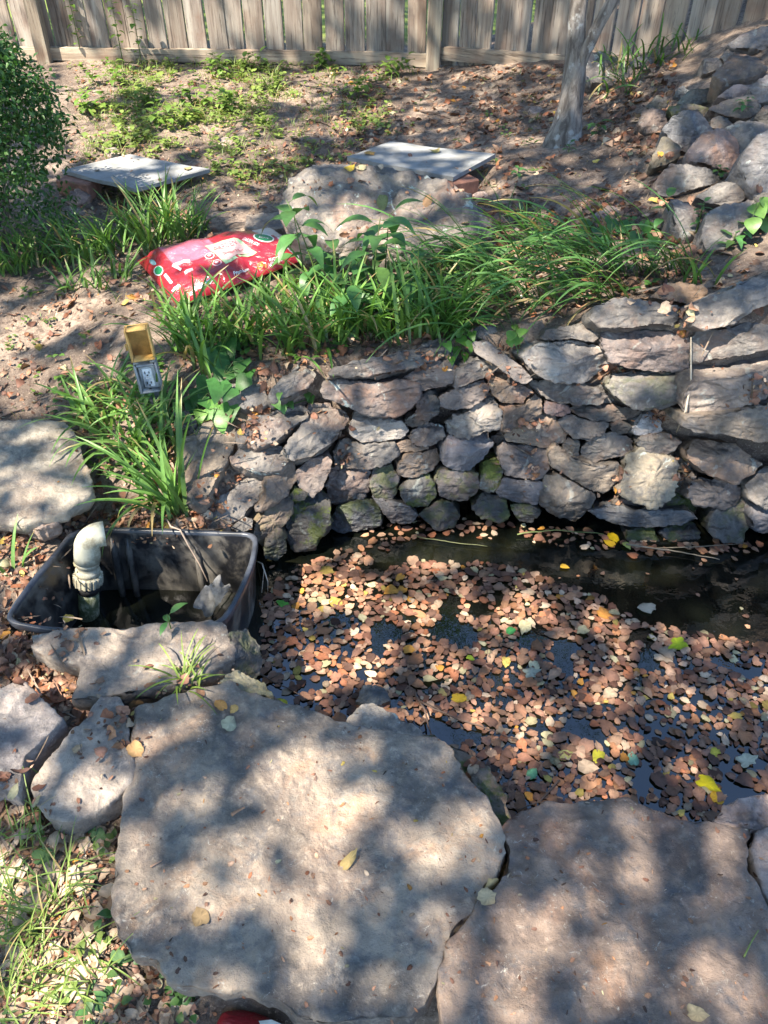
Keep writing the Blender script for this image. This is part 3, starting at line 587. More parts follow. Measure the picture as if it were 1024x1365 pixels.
pile([(623, 930), (680, 898), (840, 888), (872, 960), (780, 1022), (720, 1072), (640, 1082), (620, 1010)], GREY, "broad flat stone with sun on its lower rim below the lichen-topped one", n=(0, -.5, .86), M=100)
pile([(835, 290), (925, 238), (1000, 250), (1000, 352), (880, 362)], (.19, .18, .19), "dark violet-grey rock right of the buff block", dy=.1)
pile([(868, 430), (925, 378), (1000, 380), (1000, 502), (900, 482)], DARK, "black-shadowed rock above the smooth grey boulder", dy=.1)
pile([(738, 70), (800, 20), (1000, -20), (1000, 102), (850, 112), (760, 92)], (.17, .165, .17), "large dim rock at the top of the pile against the fence", dy=.25)
pile([(688, 130), (740, 93), (802, 110), (720, 172)], GREY, "small stone wedged against the tawny slab's left edge", dy=.15)
pile([(598, 150), (680, 138), (702, 190), (600, 222)], (.19, .18, .17), "small grey stone left of the tawny slab", dy=.1)
pile([(-40, 240), (-20, 160), (20, 138), (130, 133), (232, 180), (222, 250), (130, 302), (0, 290)], (.20, .185, .175), "wide lichen-flecked rock behind the tree trunk by the fence", lichen=1.0, n=(0, -.7, .7))
pile([(228, 150), (330, 138), (352, 180), (240, 192)], GREY, "narrow stone right of the wide rock by the fence")
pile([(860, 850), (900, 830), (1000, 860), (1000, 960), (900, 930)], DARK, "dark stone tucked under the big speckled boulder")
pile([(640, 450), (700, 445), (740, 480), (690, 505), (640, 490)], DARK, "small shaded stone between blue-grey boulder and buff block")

# the boulder in the bed, the covers behind it
BOP = PX((370, 160), 3.303, [(10, 380), (30, 290), (130, 210), (260, 198), (480, 226), (620, 250), (760, 280), (840, 317), (900, 370), (947, 450), (940, 510), (850, 570), (720, 622), (560, 642), (400, 612), (200, 602), (90, 562), (40, 480)])
stone("boulder", "large rounded weathered boulder in front of the slab cover, leaves on top", "boulder", BOP, on_y(515, 285, 3.08), (0, -.55, .83), .34, .075, (.165, .15, .132), None, None, M=190, K=36, pw=2.0, rough=1.0, facets=2, tilt=.2, warm=.55, lichen=.9, cut=.18, lump=.9, grow=1.0)
stone("flat_stone", "flat buff stone lying beside the upper corner of the bag", "stone", [(326, 306), (330, 284), (374, 283), (380, 306), (352, 314)], ground_hit(352, 300) + np.array([0, 0, .05]), (0, -.2, 1), .08, .02, TAN, None, None, lichen=.1)

# flagstones of the near edge
GF = "flagstones around the near edge of the pond"
def flag(px, z, col, label, n=(0, 0, 1), depth=.085, bulge=.014, M=200, K=44, rough=.42, y=None, **kw):
    cx = np.mean([p[0] for p in px]); cy = np.mean([p[1] for p in px])
    return stone("flagstone", label, "flagstone", px, on_z(cx, cy, z), n, depth, bulge, col, FLAG, GF, M=M, K=K, pw=16, rough=rough, facets=0, lump=1.0, cut=.06, jag=.0045, grow=1.008, **kw)
flag([(183, 948), (225, 935), (285, 918), (310, 915), (345, 935), (385, 945), (420, 952), (455, 968), (500, 975), (540, 983), (580, 985), (605, 1005), (625, 1040), (650, 1075), (668, 1110), (672, 1140), (665, 1160), (640, 1190), (630, 1215), (605, 1240), (590, 1270), (580, 1310), (570, 1335), (545, 1358), (500, 1362), (450, 1362), (400, 1358), (372, 1336), (335, 1318), (285, 1318), (245, 1317), (225, 1306), (212, 1285), (200, 1275), (180, 1275), (160, 1255), (155, 1235), (155, 1190), (163, 1130), (165, 1080), (176, 1020), (181, 975)],
     .045, (.198, .170, .138), "largest flagstone, grey-tan and dappled, at the pond's near edge", M=300, K=64, warm=.25, lichen=.1)
flag([(668, 1105), (690, 1085), (730, 1075), (780, 1075), (830, 1065), (870, 1080), (910, 1092), (960, 1100), (1006, 1106), (994, 1130), (990, 1155), (1010, 1200), (1026, 1240), (1060, 1300), (1060, 1420), (800, 1440), (600, 1400), (587, 1330), (586, 1300), (603, 1258), (628, 1232), (644, 1200), (676, 1167), (680, 1140)],
     .045, (.20, .153, .122), "reddish-tan flagstone right of the largest one across a narrow crack", M=260, K=56, warm=.75, lichen=.1)
flag([(1000, 1140), (1008, 1114), (1045, 1095), (1120, 1150), (1120, 1280), (1045, 1250), (1014, 1190)], .04, (.175, .16, .155), "grey-violet flagstone cut off by the frame beside the reddish one", M=120, K=30)
flag(PX((0, 880), 2.813, [(378, 153), (452, 153), (480, 200), (490, 330), (517, 420), (500, 480), (400, 560), (300, 612), (240, 622), (190, 600), (138, 540), (133, 460), (200, 370), (280, 280), (355, 208)]), .04, (.24, .21, .18), "rounded oval flagstone with a sunlit lower half, left of the largest one", M=150, K=36, n=(0, -.06, 1), depth=.10, bulge=.02, warm=.4, lichen=.1)
flag(PX((0, 880), 2.813, [(-80, 150), (0, 128), (90, 93), (190, 190), (240, 232), (160, 315), (100, 370), (80, 480), (60, 505), (0, 480), (-90, 470)]), .06, (.235, .215, .205), "pale violet-grey flagstone with a squared brown right side", M=140, K=34, depth=.12, warm=.2)
flag([(45, 850), (105, 846), (165, 842), (218, 834), (275, 831), (300, 834), (308, 850), (312, 880), (282, 898), (240, 915), (180, 925), (134, 932), (95, 936), (108, 905), (108, 890), (70, 880), (46, 866)], .035, (.21, .18, .15), "long flagstone along the front rim of the black tub", M=190, K=40, warm=.4)
flag([(-40, 563), (40, 562), (88, 564), (102, 580), (112, 608), (123, 645), (121, 660), (100, 672), (88, 684), (56, 692), (30, 700), (0, 697), (-60, 695)], .10, (.23, .21, .175), "pale flagstone with spotted sunlight behind and left of the tub", n=(0, -.03, 1), M=170, K=40, depth=.055, warm=.25, bulge=.004)
ED = "rocks on the pond's near rim"
stone("edge_rock", "pale peaked rock with lichen at the tip of the largest flagstone", "rock", PX((280, 820), 2.56, [(450, 385), (500, 322), (550, 301), (622, 343), (720, 398), (742, 440), (600, 450), (480, 420)]), on_z(512, 968, -.0), (0, .12, 1), .16, .02, (.30, .27, .23), None, ED, lichen=1.5, pw=4)
stone("edge_rock", "low mossy ledge rock between the largest flagstone and the leaves", "rock", PX((280, 820), 2.56, [(700, 400), (760, 402), (835, 438), (945, 510), (970, 560), (1010, 640), (1020, 760), (940, 700), (860, 580), (780, 480)]), on_z(640, 1045, -.04), (.1, .1, 1), .18, .02, (.21, .18, .14), None, ED, moss=.9, pw=5)
stone("edge_rock", "pale green-tinged rock at the largest flagstone's upper left corner", "rock", PX((0, 680), 2.844, [(830, 662), (900, 617), (1010, 670), (1045, 720), (960, 722), (880, 697)]), on_z(325, 915, .02), (0, -.1, 1), .15, .035, (.30, .28, .19), None, ED, moss=.3)
stone("edge_rock", "dark rounded rock beside the tub slab above the water", "rock", PX((0, 680), 2.844, [(845, 480), (930, 457), (982, 530), (988, 620), (940, 655), (870, 610)]), on_z(325, 870, .0), (.5, -.2, .8), .2, .06, (.10, .095, .085), None, ED, moss=.4)
stone("edge_rock", "blue-grey stone just under the water between leaves and the peaked rock", "rock", PX((280, 820), 2.56, [(495, 295), (520, 245), (590, 238), (620, 290), (560, 315)]), on_z(497, 926, -.175), (0, 0, 1), .2, .02, (.17, .19, .20), None, ED)
stone("edge_rock", "crumbly pinkish rock with leaves above the reddish flagstone", "rock", [(945, 1098), (975, 1075), (1000, 1064), (1045, 1060), (1045, 1112), (985, 1112)], on_z(995, 1090, .0), (0, 0, 1), .18, .03, (.27, .22, .20), None, ED, rough=1.5)
stone("edge_rock", "flaky brown chip lying under the pale flagstone's near edge", "rock", PX((0, 540), 3.938, [(125, 645), (210, 600), (300, 588), (312, 622), (200, 665)]), on_z(55, 702, .07), (0, -.1, 1), .05, .012, (.21, .165, .14), None, ED)
stone("edge_rock", "pink lump under the left slab cover", "rock", [(88, 268), (97, 256), (110, 254), (122, 262), (115, 275), (98, 278)], ground_hit(105, 268) + np.array([0, 0, .04]), (0, -.5, .8), .1, .03, (.32, .22, .18), None, ED)

bpy.context.view_layer.update()
def build_bvh():
    global BVH
    _v, _f, _o = [], [], 0
    for v, f in SOLID:
        _v.extend(np.asarray(v).tolist()); _f.extend([tuple(int(i) + _o for i in q) for q in f]); _o += len(v)
    BVH = BVHTree.FromPolygons(_v, _f)
ON = [True]
build_bvh()
def hit(px, py):
    d = nrm(ray(px, py)); r = BVH.ray_cast(Vector(EYE.tolist()), Vector(d.tolist()))
    ON[0] = r[2] is not None and r[2] < len(gf)           # on bare ground?
    if r[0] is None: return None, None
    n_ = np.array(r[1]); return np.array(r[0]), (n_ if n_ @ d < 0 else -n_)
def drop(x, y, z=3.0):
    r = BVH.ray_cast(Vector((x, y, z)), Vector((0, 0, -1)))
    return (np.array(r[0]), np.array(r[1])) if r[0] is not None else (np.array([x, y, 0]), np.array([0, 0, 1.]))
# ---------------------------------------------------------------- things made of parts
def part(mb, name, mat, parent, root=None, smooth=True, color=None):
    root = root or parent
    o = add_mesh(name, np.array(mb.v) - np.array(root.location), mb.f, mat, None, None, smooth, np.array(mb.c))
    o.parent = parent; o.location = (0, 0, 0)
    if color is not None: o.color = (*color, 1)
    return o
def solo(mb, name, mat, loc, label, cat, group=None, smooth=True, color=None):
    o = add_mesh(name, mb.v, mb.f, mat, None, loc, smooth, np.array(mb.c))
    if color is not None: o.color = (*color, 1)
    return tag(o, label, cat, group)
def axes(yaw, tilt=0, roll=0):
    cy, sy = math.cos(yaw), math.sin(yaw); Rz = np.array([[cy, -sy, 0], [sy, cy, 0], [0, 0, 1]])
    ct, st = math.cos(tilt), math.sin(tilt); Rx = np.array([[1, 0, 0], [0, ct, -st], [0, st, ct]])
    cr, sr = math.cos(roll), math.sin(roll); Ry = np.array([[cr, 0, sr], [0, 1, 0], [-sr, 0, cr]])
    return Rz @ Rx @ Ry

# ---- fence
FA, FP, FB = np.array([-4.4, 6.72]), np.array([.35, 6.2]), np.array([2.75, 4.05])
fence = empty("wooden_fence", (FP[0], FP[1], .5), "weathered grey plank fence with a bottom rail across the back of the yard", "fence")
def fence_run(a, b, zbase, seed):
    rg = np.random.default_rng(seed); e = nrm(np.append(b - a, 0)); m = np.array([e[1], -e[0], 0]); L = np.linalg.norm(b - a)
    if m[1] > 0: m = -m
    R0 = np.stack([e, -m, [0, 0, 1]], 1); s_ = .0; nb = round(L / .1435); step = L / nb
    for kb in range(nb):
        gp = rg.uniform(.003, .012) if rg.random() < .8 else .016; wd = step - gp; c = a + e[:2] * (s_ + wd / 2); zb = zbase(s_ / L) - .035 + rg.uniform(-.01, .015); h = 1.83
        v, f = box_vf((0, 0, 0), wd / 2, .009, h / 2, axes(0, rg.normal(0, .006), rg.normal(0, .010)), .003)
        # a few rows along the board so that it can cup and bow
        v = v @ R0.T + np.array([c[0], c[1], zb + h / 2]) - m * .012 + m * rg.uniform(-.004, .004)
        mb = MB(); mb.add(v, f); g = rg.uniform(.72, 1.12); wv_ = rg.uniform(-.05, .06)
        o = part(mb, "board", WOOD, fence, smooth=False, color=(g + wv_, g, g - wv_)); o['along'] = 0.0
        s_ += step
    for zr, nm in ((0., "bottom_rail"), (.85, "middle_rail"), (1.62, "top_rail")):
        segs = 16; mb = MB(); path = []
        for k in range(segs + 1):
            t = k / segs; q = a + (b - a) * t; path.append(np.array([q[0], q[1], zbase(t) + zr]) + m * .02)
        v = []
        for p_ in path:
            for (dm, dz) in ((-.019, .0), (.019, .003), (.019, .083), (-.019, .086)): v.append(p_ + m * dm + np.array([0, 0, dz + .004 * vnoise(p_[None] * 3)[0]]))
        f = [(i * 4 + k, i * 4 + (k + 1) % 4, i * 4 + 4 + (k + 1) % 4, i * 4 + 4 + k) for i in range(segs) for k in range(4)] + [(3, 2, 1, 0), tuple(segs * 4 + k for k in range(4))]
        mb.add(v, f); o = part(mb, nm, WOOD, fence, smooth=False, color=(1.12, 1.08, .98)); o['along'] = 1.0
zl = lambda t: .505 + .02 * (1 - t) - .012 * math.sin(t * 5)
zr_ = lambda t: .565 + .17 * t
fence_run(FA + (FP - FA) * .0, FP - np.array([.05, 0]), zl, 5); fence_run(FP + np.array([.05, -.03]), FB, zr_, 6)
for (px_, py_), zt in (((FP[0], FP[1] - .07), 1.95), ((-2.47, 6.44), 1.95), ((FB[0], FB[1] - .07), 2.3)):
    mb = MB(); zb = Hs(px_, py_) - .3; mb.add(*box_vf((px_, py_, (zt + zb + .5) / 2), .046, .046, (zt + .5 - zb) / 2, axes(.05, .0, .012), .005))
    o = part(mb, "post", WOOD, fence, smooth=False, color=(.98, 1.0, .92)); o['along'] = 0.0

# ---- slab covers on bricks
def cover(px4, z, label, th, brk, seed):
    P = np.array([on_z(x, y, z) for x, y in px4]); c = P.mean(0)
    M_ = 26; mb = MB(); v, f = [], []
    for side, zz in ((1, 0), (-1, -th)):
        for i in range(M_ + 1):
            for j in range(M_ + 1):
                u, w_ = i / M_, j / M_
                p = P[0] * (1 - u) * (1 - w_) + P[1] * (1 - u) * w_ + P[2] * u * w_ + P[3] * u * (1 - w_)
                edge = min(u, 1 - u, w_, 1 - w_)
                p = p + np.array([0, 0, zz + (-.002 if edge == 0 and side > 0 else 0)]); p += .004 * fbm(p[None] * 9, seed, 2)[0] * np.array([1, 1, .3]) * (1 if edge == 0 else .3)
                v.append(p)
    n1 = (M_ + 1) ** 2; I = lambda i, j, s_=0: s_ * n1 + i * (M_ + 1) + j
    for i in range(M_):
        for j in range(M_):
            f.append((I(i, j), I(i + 1, j), I(i + 1, j + 1), I(i, j + 1))); f.append((I(i, j, 1), I(i, j + 1, 1), I(i + 1, j + 1, 1), I(i + 1, j, 1)))
    for k in range(M_):
        f += [(I(k, 0), I(k, 0, 1), I(k + 1, 0, 1), I(k + 1, 0)), (I(k, M_), I(k + 1, M_), I(k + 1, M_, 1), I(k, M_, 1)), (I(0, k), I(0, k + 1), I(0, k + 1, 1), I(0, k, 1)), (I(M_, k), I(M_, k, 1), I(M_, k + 1, 1), I(M_, k + 1))]
    mb.add(v, f); SOLID.append((np.array(v), f))
    solo(mb, "slab_cover", SLAB, (c[0], c[1], z - th), label, "slab", "slab covers lying in the bed", smooth=False)
    for (bx, by, yaw), lab in brk:
        q = on_z(bx, by, z - .05); g_ = Hs(q[0], q[1]); hh = (z - th - .004 - g_ + .03) / 2
        b_ = MB(); b_.add(*box_vf((q[0], q[1], g_ - .03 + hh), .10, .05, hh, axes(yaw), .006))
        solo(b_, "brick", BRICK, (q[0], q[1], g_ - .03), lab, "brick", "bricks under the slab covers", smooth=False)
SLAB = dirty("cement_slab", (.26, .27, .27), (.15, .145, .13), .6, .9, 8, .5); BRICK = simple("old_brick", (.27, .13, .09), .9, 0, .35, 16, .5, .006)
cover([(463, 208), (520, 188), (660, 205), (605, 235)], .555, "grey cement slab resting on the big boulder, striped with sunlight", .02, [((606, 247, .5), "brown brick under the corner of the slab behind the boulder"), ((540, 215, .2), "brick hidden under the middle of the slab behind the boulder")], 3)
cover([(82, 226), (172, 205), (279, 225), (180, 251)], .42, "pale cement slab with sun on it, between shrub and long-leaved clumps", .02, [((105, 246, -.4), "reddish brick under the near edge of the slab by the shrub"), ((215, 240, .3), "brick under the right half of the slab by the shrub")], 4)

# ---- black tub
tb = np.column_stack([TUB, np.full(len(TUB), TUBZ)]); tc_ = TUB.mean(0)
tub = empty("skimmer_tub", (tc_[0], tc_[1], -.32), "black plastic D-shaped tub sunk in the ground beside the pond, dusty inside", "tub")
o2 = outline(TUB - tc_, 120, 1)
def ring_at(s_, z, grow=0.0):
    l = np.linalg.norm(o2, axis=1)[:, None]; q = o2 * s_ + o2 / l * grow; return np.column_stack([q + tc_, np.full(len(q), z)])
def loft(rings, close=None):
    n = len(rings[0]); v = np.concatenate(rings); f = [(i * n + k, i * n + (k + 1) % n, (i + 1) * n + (k + 1) % n, (i + 1) * n + k) for i in range(len(rings) - 1) for k in range(n)]
    if close is not None:
        v = np.vstack([v, np.mean(rings[-1], axis=0)]); b = (len(rings) - 1) * n; f += [(b + k, b + (k + 1) % n, len(v) - 1) for k in range(n)]
    return v, f
mb = MB(); zs = np.linspace(TUBZ - .004, -.31, 9)
mb.add(*loft([ring_at(1 - .30 * (TUBZ - z), z, -.002 - .004 * (k % 2 == 1)) for k, z in enumerate(zs)] + [ring_at(.86, -.318), ring_at(.4, -.319)], True))
mb.add(*loft([ring_at(1 - .30 * (TUBZ - z), z, .006) for z in (TUBZ - .004, -.1, -.2, -.32)]))
part(mb, "basin", PLASTIC, tub)
mb = MB(); mb.add(*loft([ring_at(1, TUBZ - .022, .012), ring_at(1, TUBZ - .002, .0135), ring_at(1, TUBZ + .001, .011), ring_at(1, TUBZ + .001, .002), ring_at(1, TUBZ - .002, -.003), ring_at(1, TUBZ - .02, -.004)]))
part(mb, "rim", simple("tub_rim", (.045, .05, .062), .34, 0, .5, 14, .1, .001), tub)
# moulded ribs on the back wall
for px_ in (150, 170, 262):
    top = on_z(px_, 714, TUBZ - .03); top = top + np.array([0, -.012, 0]); bot = top + np.array([.0, -.045, -.24])
    mb = MB(); mb.add(*tube_vf(np.linspace(top, bot, 6), [.004, .011, .012, .012, .011, .008], 10)); part(mb, "rib", PLASTIC, tub)
# tub water and debris
mb = MB(); rr = ring_at(.925, -.225); mb.add(np.vstack([rr, rr.mean(0)]), [(k, (k + 1) % 120, 120) for k in range(120)])
part(mb, "standing_water", WATER, tub, smooth=False)
# ---- pipe
pb = np.array([-.945, 1.66, -.26])
pipe = empty("drain_pipe", (pb[0], pb[1], -.28), "aged white elbow pipe with a ribbed union nut rising inside the black tub", "pipe")
A0_, A1_ = np.array([-.952, 1.655, -.30]), np.array([-.893, 1.700, .03])
def PA(z): return A0_ + (A1_ - A0_) * ((z + .30) / .33)
AX = nrm(A1_ - A0_)
mb = MB(); mb.add(*tube_vf([PA(-.30), PA(-.2), PA(-.125)], .031, 24)); part(mb, "lower_pipe", PVCMOSS, pipe)
mb = MB(); mb.add(*tube_vf([PA(-.128), PA(-.100)], .033, 24)); part(mb, "gasket", simple("rubber", (.03, .03, .032), .7), pipe)
mb = MB(); n_ = 144; v, f = tube_vf([PA(z) for z in (-.100, -.096, -.066, -.062)], [.038, .0445, .0445, .038], n_)
v = v.copy()
for i in range(4):
    c_ = PA((-.100, -.096, -.066, -.062)[i])
    for k in range(n_):
        if (k // 4) % 2: v[i * n_ + k] = c_ + (v[i * n_ + k] - c_) * .93
mb.add(v, f); part(mb, "union_nut", PVC, pipe, smooth=False)
mb = MB(); mb.add(*tube_vf([PA(z) for z in (-.063, -.046, -.045, -.028, -.027, -.008)], [.036, .036, .032, .032, .035, .035], 28)); part(mb, "coupling", PVC, pipe)
dirE = nrm((.93, .36, -.10)); rb = .040; e0 = PA(.035); path = [PA(-.012), PA(.015)]
for a in np.linspace(0, math.pi / 2, 10): path.append(e0 + dirE * (rb * (1 - math.cos(a))) + AX * rb * math.sin(a))
path += [path[-1] + dirE * .012]
mb = MB(); mb.add(*tube_vf(path, [.0385, .0385] + [.0375] * 10 + [.0385], 28)); part(mb, "elbow", PVC, pipe)
# ---- crumpled white pad in the tub
mb = MB(); v, f = [], []; pc_ = on_z(284, 798, -.14); G = 22
for i in range(G + 1):
    for j in range(G + 1):
        a, b_ = i / G - .5, j / G - .5; p = pc_ + np.array([.08 * a + .03 * b_, .05 * b_ + .02 * a, .07 * b_ + .04 * abs(a) ** 1.2 + .02 * math.sin(7 * a + 3 * b_)]); p = p + .018 * fbm(p[None] * 26, 3, 3)[0] * np.array([.5, .5, 1]); v.append(p)
f = [(i * (G + 1) + j, (i + 1) * (G + 1) + j, (i + 1) * (G + 1) + j + 1, i * (G + 1) + j + 1) for i in range(G) for j in range(G)]
f2 = [tuple(k + len(v) for k in reversed(q)) for q in f]; v2 = [p - np.array([0, .003, .004]) for p in v]; mb.add(v + v2, f + f2)
solo(mb, "filter_pad", simple("pad_cloth", (.36, .355, .34), .9, 0, .4, 30, .4, .004), tuple(pc_ + np.array([0, 0, -.1])), "crumpled greyish white filter pad lying in the black tub", "filter pad")
# root hanging over the rim
mb = MB(); q = [on_z(222, 692, .05), on_z(228, 702, .04), on_z(240, 706, .035), on_z(252, 728, -.02), on_z(266, 752, -.08), on_z(277, 775, -.12)]
mb.add(*tube_vf(q, [.0025, .003, .003, .0028, .0025, .002], 7)); solo(mb, "dry_root", DRY, tuple(q[0]), "thin pale root dangling over the tub's back rim", "root", color=(.36, .28, .22))

# ---- outlet box
ob = np.array([(202 - 512) / FPX * 2.56, 2.225, .262]); Rb = axes(math.radians(13), math.radians(-4), math.radians(-2))
obx = empty("outdoor_outlet", tuple(ob - np.array([0, 0, .12])), "grey outdoor power outlet on a stake with its amber lid flipped up", "outlet")
def OB(x, y, z): return ob + Rb @ np.array([x, y, z])
def obox(c, s_, bev=.002):
    return box_vf(OB(*c), *s_, Rb, bev)
GMET = simple("cast_grey", (.30, .31, .31), .55, .3, .25, 30, .15, .001); WPL = simple("white_plate", (.72, .73, .72), .4, 0, .08, 40); DKS = simple("slot_dark", (.02, .02, .02), .6); AMB = simple("amber_lid", (.58, .36, .11), .5, 0, .3, 25, .1, .001)
mb = MB(); mb.add(*obox((0, .03, -.09), (.018, .012, .12))); part(mb, "stake", simple("stake_grey", (.22, .22, .22), .7), obx)
W_, Hh = .037, .051; hb = MB()
hb.add(*obox((0, .030, Hh), (W_, .006, Hh)))
for (c, s_) in (((-W_ + .004, .008, Hh), (.004, .028, Hh)), ((W_ - .004, .008, Hh), (.004, .028, Hh)), ((0, .008, .004), (W_ - .0085, .028, .004)), ((0, .008, 2 * Hh - .004), (W_ - .0085, .028, .004))): hb.add(*obox(c, s_))
body = part(hb, "box", GMET, obx)
mb = MB(); mb.add(*obox((0, .008, Hh), (W_ - .0095, .012, Hh - .0095), .003)); part(mb, "cover_plate", simple("plate_grey", (.42, .44, .44), .5, 0, .15, 40), obx)
mb = MB(); mb.add(*obox((0, -.006, Hh), (.0165, .0035, .033), .002)); rc = part(mb, "receptacle", WPL, obx)
for zc in (Hh + .019, Hh - .017):
    mb = MB()
    mb.add(*obox((-.0065, -.010, zc), (.0013, .0012, .0045), 0)); mb.add(*obox((.0065, -.010, zc), (.0013, .0012, .0038), 0)); mb.add(*tube_vf([OB(0, -.0112, zc - .009), OB(0, -.0088, zc - .009)], .0026, 12))
    part(mb, "socket_holes", DKS, rc, obx, smooth=False)
mb = MB(); mb.add(*obox((0, -.0098, Hh), (.0075, .0009, .0028), 0)); part(mb, "test_button", simple("button_grey", (.5, .5, .5), .5), rc, obx, smooth=False)
for zc in (Hh + .042, Hh - .042):
    mb = MB(); mb.add(*tube_vf([OB(-.002, -.0075, zc), OB(-.002, -.0035, zc)], .0042, 10)); part(mb, "screw", DKS, obx, smooth=False)
for xc in (-.026, .026):
    mb = MB(); mb.add(*tube_vf([OB(xc - .008, -.012, 2 * Hh + .006), OB(xc + .008, -.012, 2 * Hh + .006)], .005, 12)); part(mb, "hinge", GMET, obx)
zl0 = 2 * Hh + .012; lh = .054; lid = MB(); yb = .028
lid.add(*obox((0, yb, zl0 + lh), (W_ + .001, .0025, lh)))
for (c, s_) in (((-W_ - .0005 + .003, yb - .0255, zl0 + lh), (.003, .0225, lh)), ((W_ + .0005 - .003, yb - .0255, zl0 + lh), (.003, .0225, lh)), ((0, yb - .0255, zl0 + .003), (W_ - .006, .0225, .003)), ((0, yb - .0255, zl0 + 2 * lh - .003), (W_ - .006, .0225, .003))): lid.add(*obox(c, s_))
ld = part(lid, "lid", AMB, obx)
mb = MB(); mb.add(*obox((-W_ - .005, yb - .035, zl0 + lh - .004), (.004, .006, .010))); part(mb, "latch", AMB, ld, obx)

# ---- red bag of soil
BC = [(96, 254), (308, 486), (1004, 262), (800, 92)]          # corner pixels in the enlarged view: left far, left near, right near, right far
BPX = PX((160, 290), 3.938, BC)
bl = [ground_hit(*BPX[0]), ground_hit(*BPX[1]), ground_hit(BPX[2][0], BPX[2][1] + 4), ground_hit(BPX[3][0], BPX[3][1] + 14)]
bl = [np.array([p[0], p[1], Hs(p[0], p[1]) + .02]) for p in bl]
bl[2][2] += .03; bl[3][2] += .055
LF_, LN_, RN_, RF_ = bl; TH = .072
bn = nrm(np.cross(RN_ - LN_, LF_ - LN_))
def bag(u, v, off=0.0):
    u = np.asarray(u, float); v = np.asarray(v, float)
    b_ = LN_ * ((1 - u) * (1 - v))[..., None] + RN_ * (u * (1 - v))[..., None] + RF_ * (u * v)[..., None] + LF_ * ((1 - u) * v)[..., None]
    e = np.clip((1 - np.abs(2 * u - 1) ** 3.2), 0, 1) ** .62 * np.clip((1 - np.abs(2 * v - 1) ** 2.6), 0, 1) ** .55
    h = TH * e * (1 + .16 * np.sin(u * 5.5 + 1) + .05 * np.sin(v * 9 + u * 4))
    p3 = np.stack([u * 4.2, v * 2.6, 0 * u], -1); h = h + e * .014 * fbm(p3 * 1.4, 5, 3)
    cr = (1 - np.abs(2 * fbm(np.stack([u * 11 + v * 4, v * 5 - u * 4, 0 * u], -1), 8, 2))) ** 3
    h = h + .007 * cr * np.clip(1 - e * .55, .2, 1) * np.clip(e * 4, 0, 1)
    pin = 1 - .10 * (1 - np.abs(2 * v - 1)) * 0
    return b_ + (h + off)[..., None] * bn
GU, GV = 120, 64; uu, vv = np.meshgrid(np.linspace(0, 1, GU + 1), np.linspace(0, 1, GV + 1), indexing='ij')
top = bag(uu, vv).reshape(-1, 3)
eb = np.clip((1 - np.abs(2 * uu - 1) ** 4), 0, 1) * np.clip((1 - np.abs(2 * vv - 1) ** 4), 0, 1)
bot = (LN_ * ((1 - uu) * (1 - vv))[..., None] + RN_ * (uu * (1 - vv))[..., None] + RF_ * (uu * vv)[..., None] + LF_ * ((1 - uu) * vv)[..., None] - (eb * .04 + .0015)[..., None] * bn).reshape(-1, 3)
I2 = lambda i, j: i * (GV + 1) + j
f = [(I2(i, j), I2(i + 1, j), I2(i + 1, j + 1), I2(i, j + 1)) for i in range(GU) for j in range(GV)]; NV = len(top)
f2 = [tuple(NV + k for k in reversed(q)) for q in f]
bd = [I2(i, 0) for i in range(GU + 1)] + [I2(GU, j) for j in range(1, GV + 1)] + [I2(i, GV) for i in range(GU - 1, -1, -1)] + [I2(0, j) for j in range(GV - 1, 0, -1)]
f3 = [(bd[k], NV + bd[k], NV + bd[(k + 1) % len(bd)], bd[(k + 1) % len(bd)]) for k in range(len(bd))]
m_, t_, p_ = new_mat("bag_plastic"); b_ = NB(t_); a_ = b_.n("ShaderNodeAttribute"); a_.attribute_name = "col"; tcx = b_.n("ShaderNodeTexCoord")
b_.L(a_.outputs['Color'], p_.inputs['Base Color']); p_.inputs['Roughness'].default_value = .28; p_.inputs['Coat Weight'].default_value = .5; p_.inputs['Coat Roughness'].default_value = .12
b_.L(b_.bump(b_.noise(b_.vscale(tcx.outputs['Object'], (1, 2.2, 1)), 26, 4, .6, 1.2), .5, .012), p_.inputs['Normal']); BAGM = m_
RED = (.32, .015, .026)
sb = empty("soil_bag", tuple((LF_ + LN_ + RN_ + RF_) / 4 - np.array([0, 0, .03])), "red plastic bag of garden soil lying flat among the long leaves", "bag")
BAGBVH = BVHTree.FromPolygons(top.tolist(), f)
def bag_uv(zx, zy):
    """u, v of the spot of the bag's upper side seen at a point of the enlarged view"""
    for k in range(60):
        px_, py_ = 160 + (zx + (520 - zx) * .012 * k) / 3.938, 290 + (zy + (300 - zy) * .02 * k) / 3.938
        r = BAGBVH.ray_cast(Vector(EYE.tolist()), Vector(nrm(ray(px_, py_)).tolist()))
        if r[0] is not None:
            i, j = divmod(r[2], GV); P3 = np.array(r[0]); q = [top[I2(i + a_, j + b_)] for a_, b_ in ((0, 0), (1, 0), (0, 1))]
            e1, e2 = q[1] - q[0], q[2] - q[0]; du = np.clip(np.dot(P3 - q[0], e1) / np.dot(e1, e1), 0, 1); dv = np.clip(np.dot(P3 - q[0], e2) / np.dot(e2, e2), 0, 1)
            return float(np.clip((i + du) / GU, .02, .985)), float(np.clip((j + dv) / GV, .03, .97))
    return .5, .5
colr = np.tile(np.array(RED), (NV, 1)); uf, vf = uu.ravel(), vv.ravel()
pale = uf > .90 - .06 * (vf > .5); colr[pale] = (.52, .55, .58)
tape = (np.abs(vf - .93) < .03) & (uf > .25) & (uf < .85); colr[tape] = (.36, .02, .03)
k = (uf > .16) & (uf < .5) & (vf > .42) & (vf < .86); colr[k] = (.40, .10, .15)  # pinkish-lilac gloss painted into the bag's colour, left of the middle
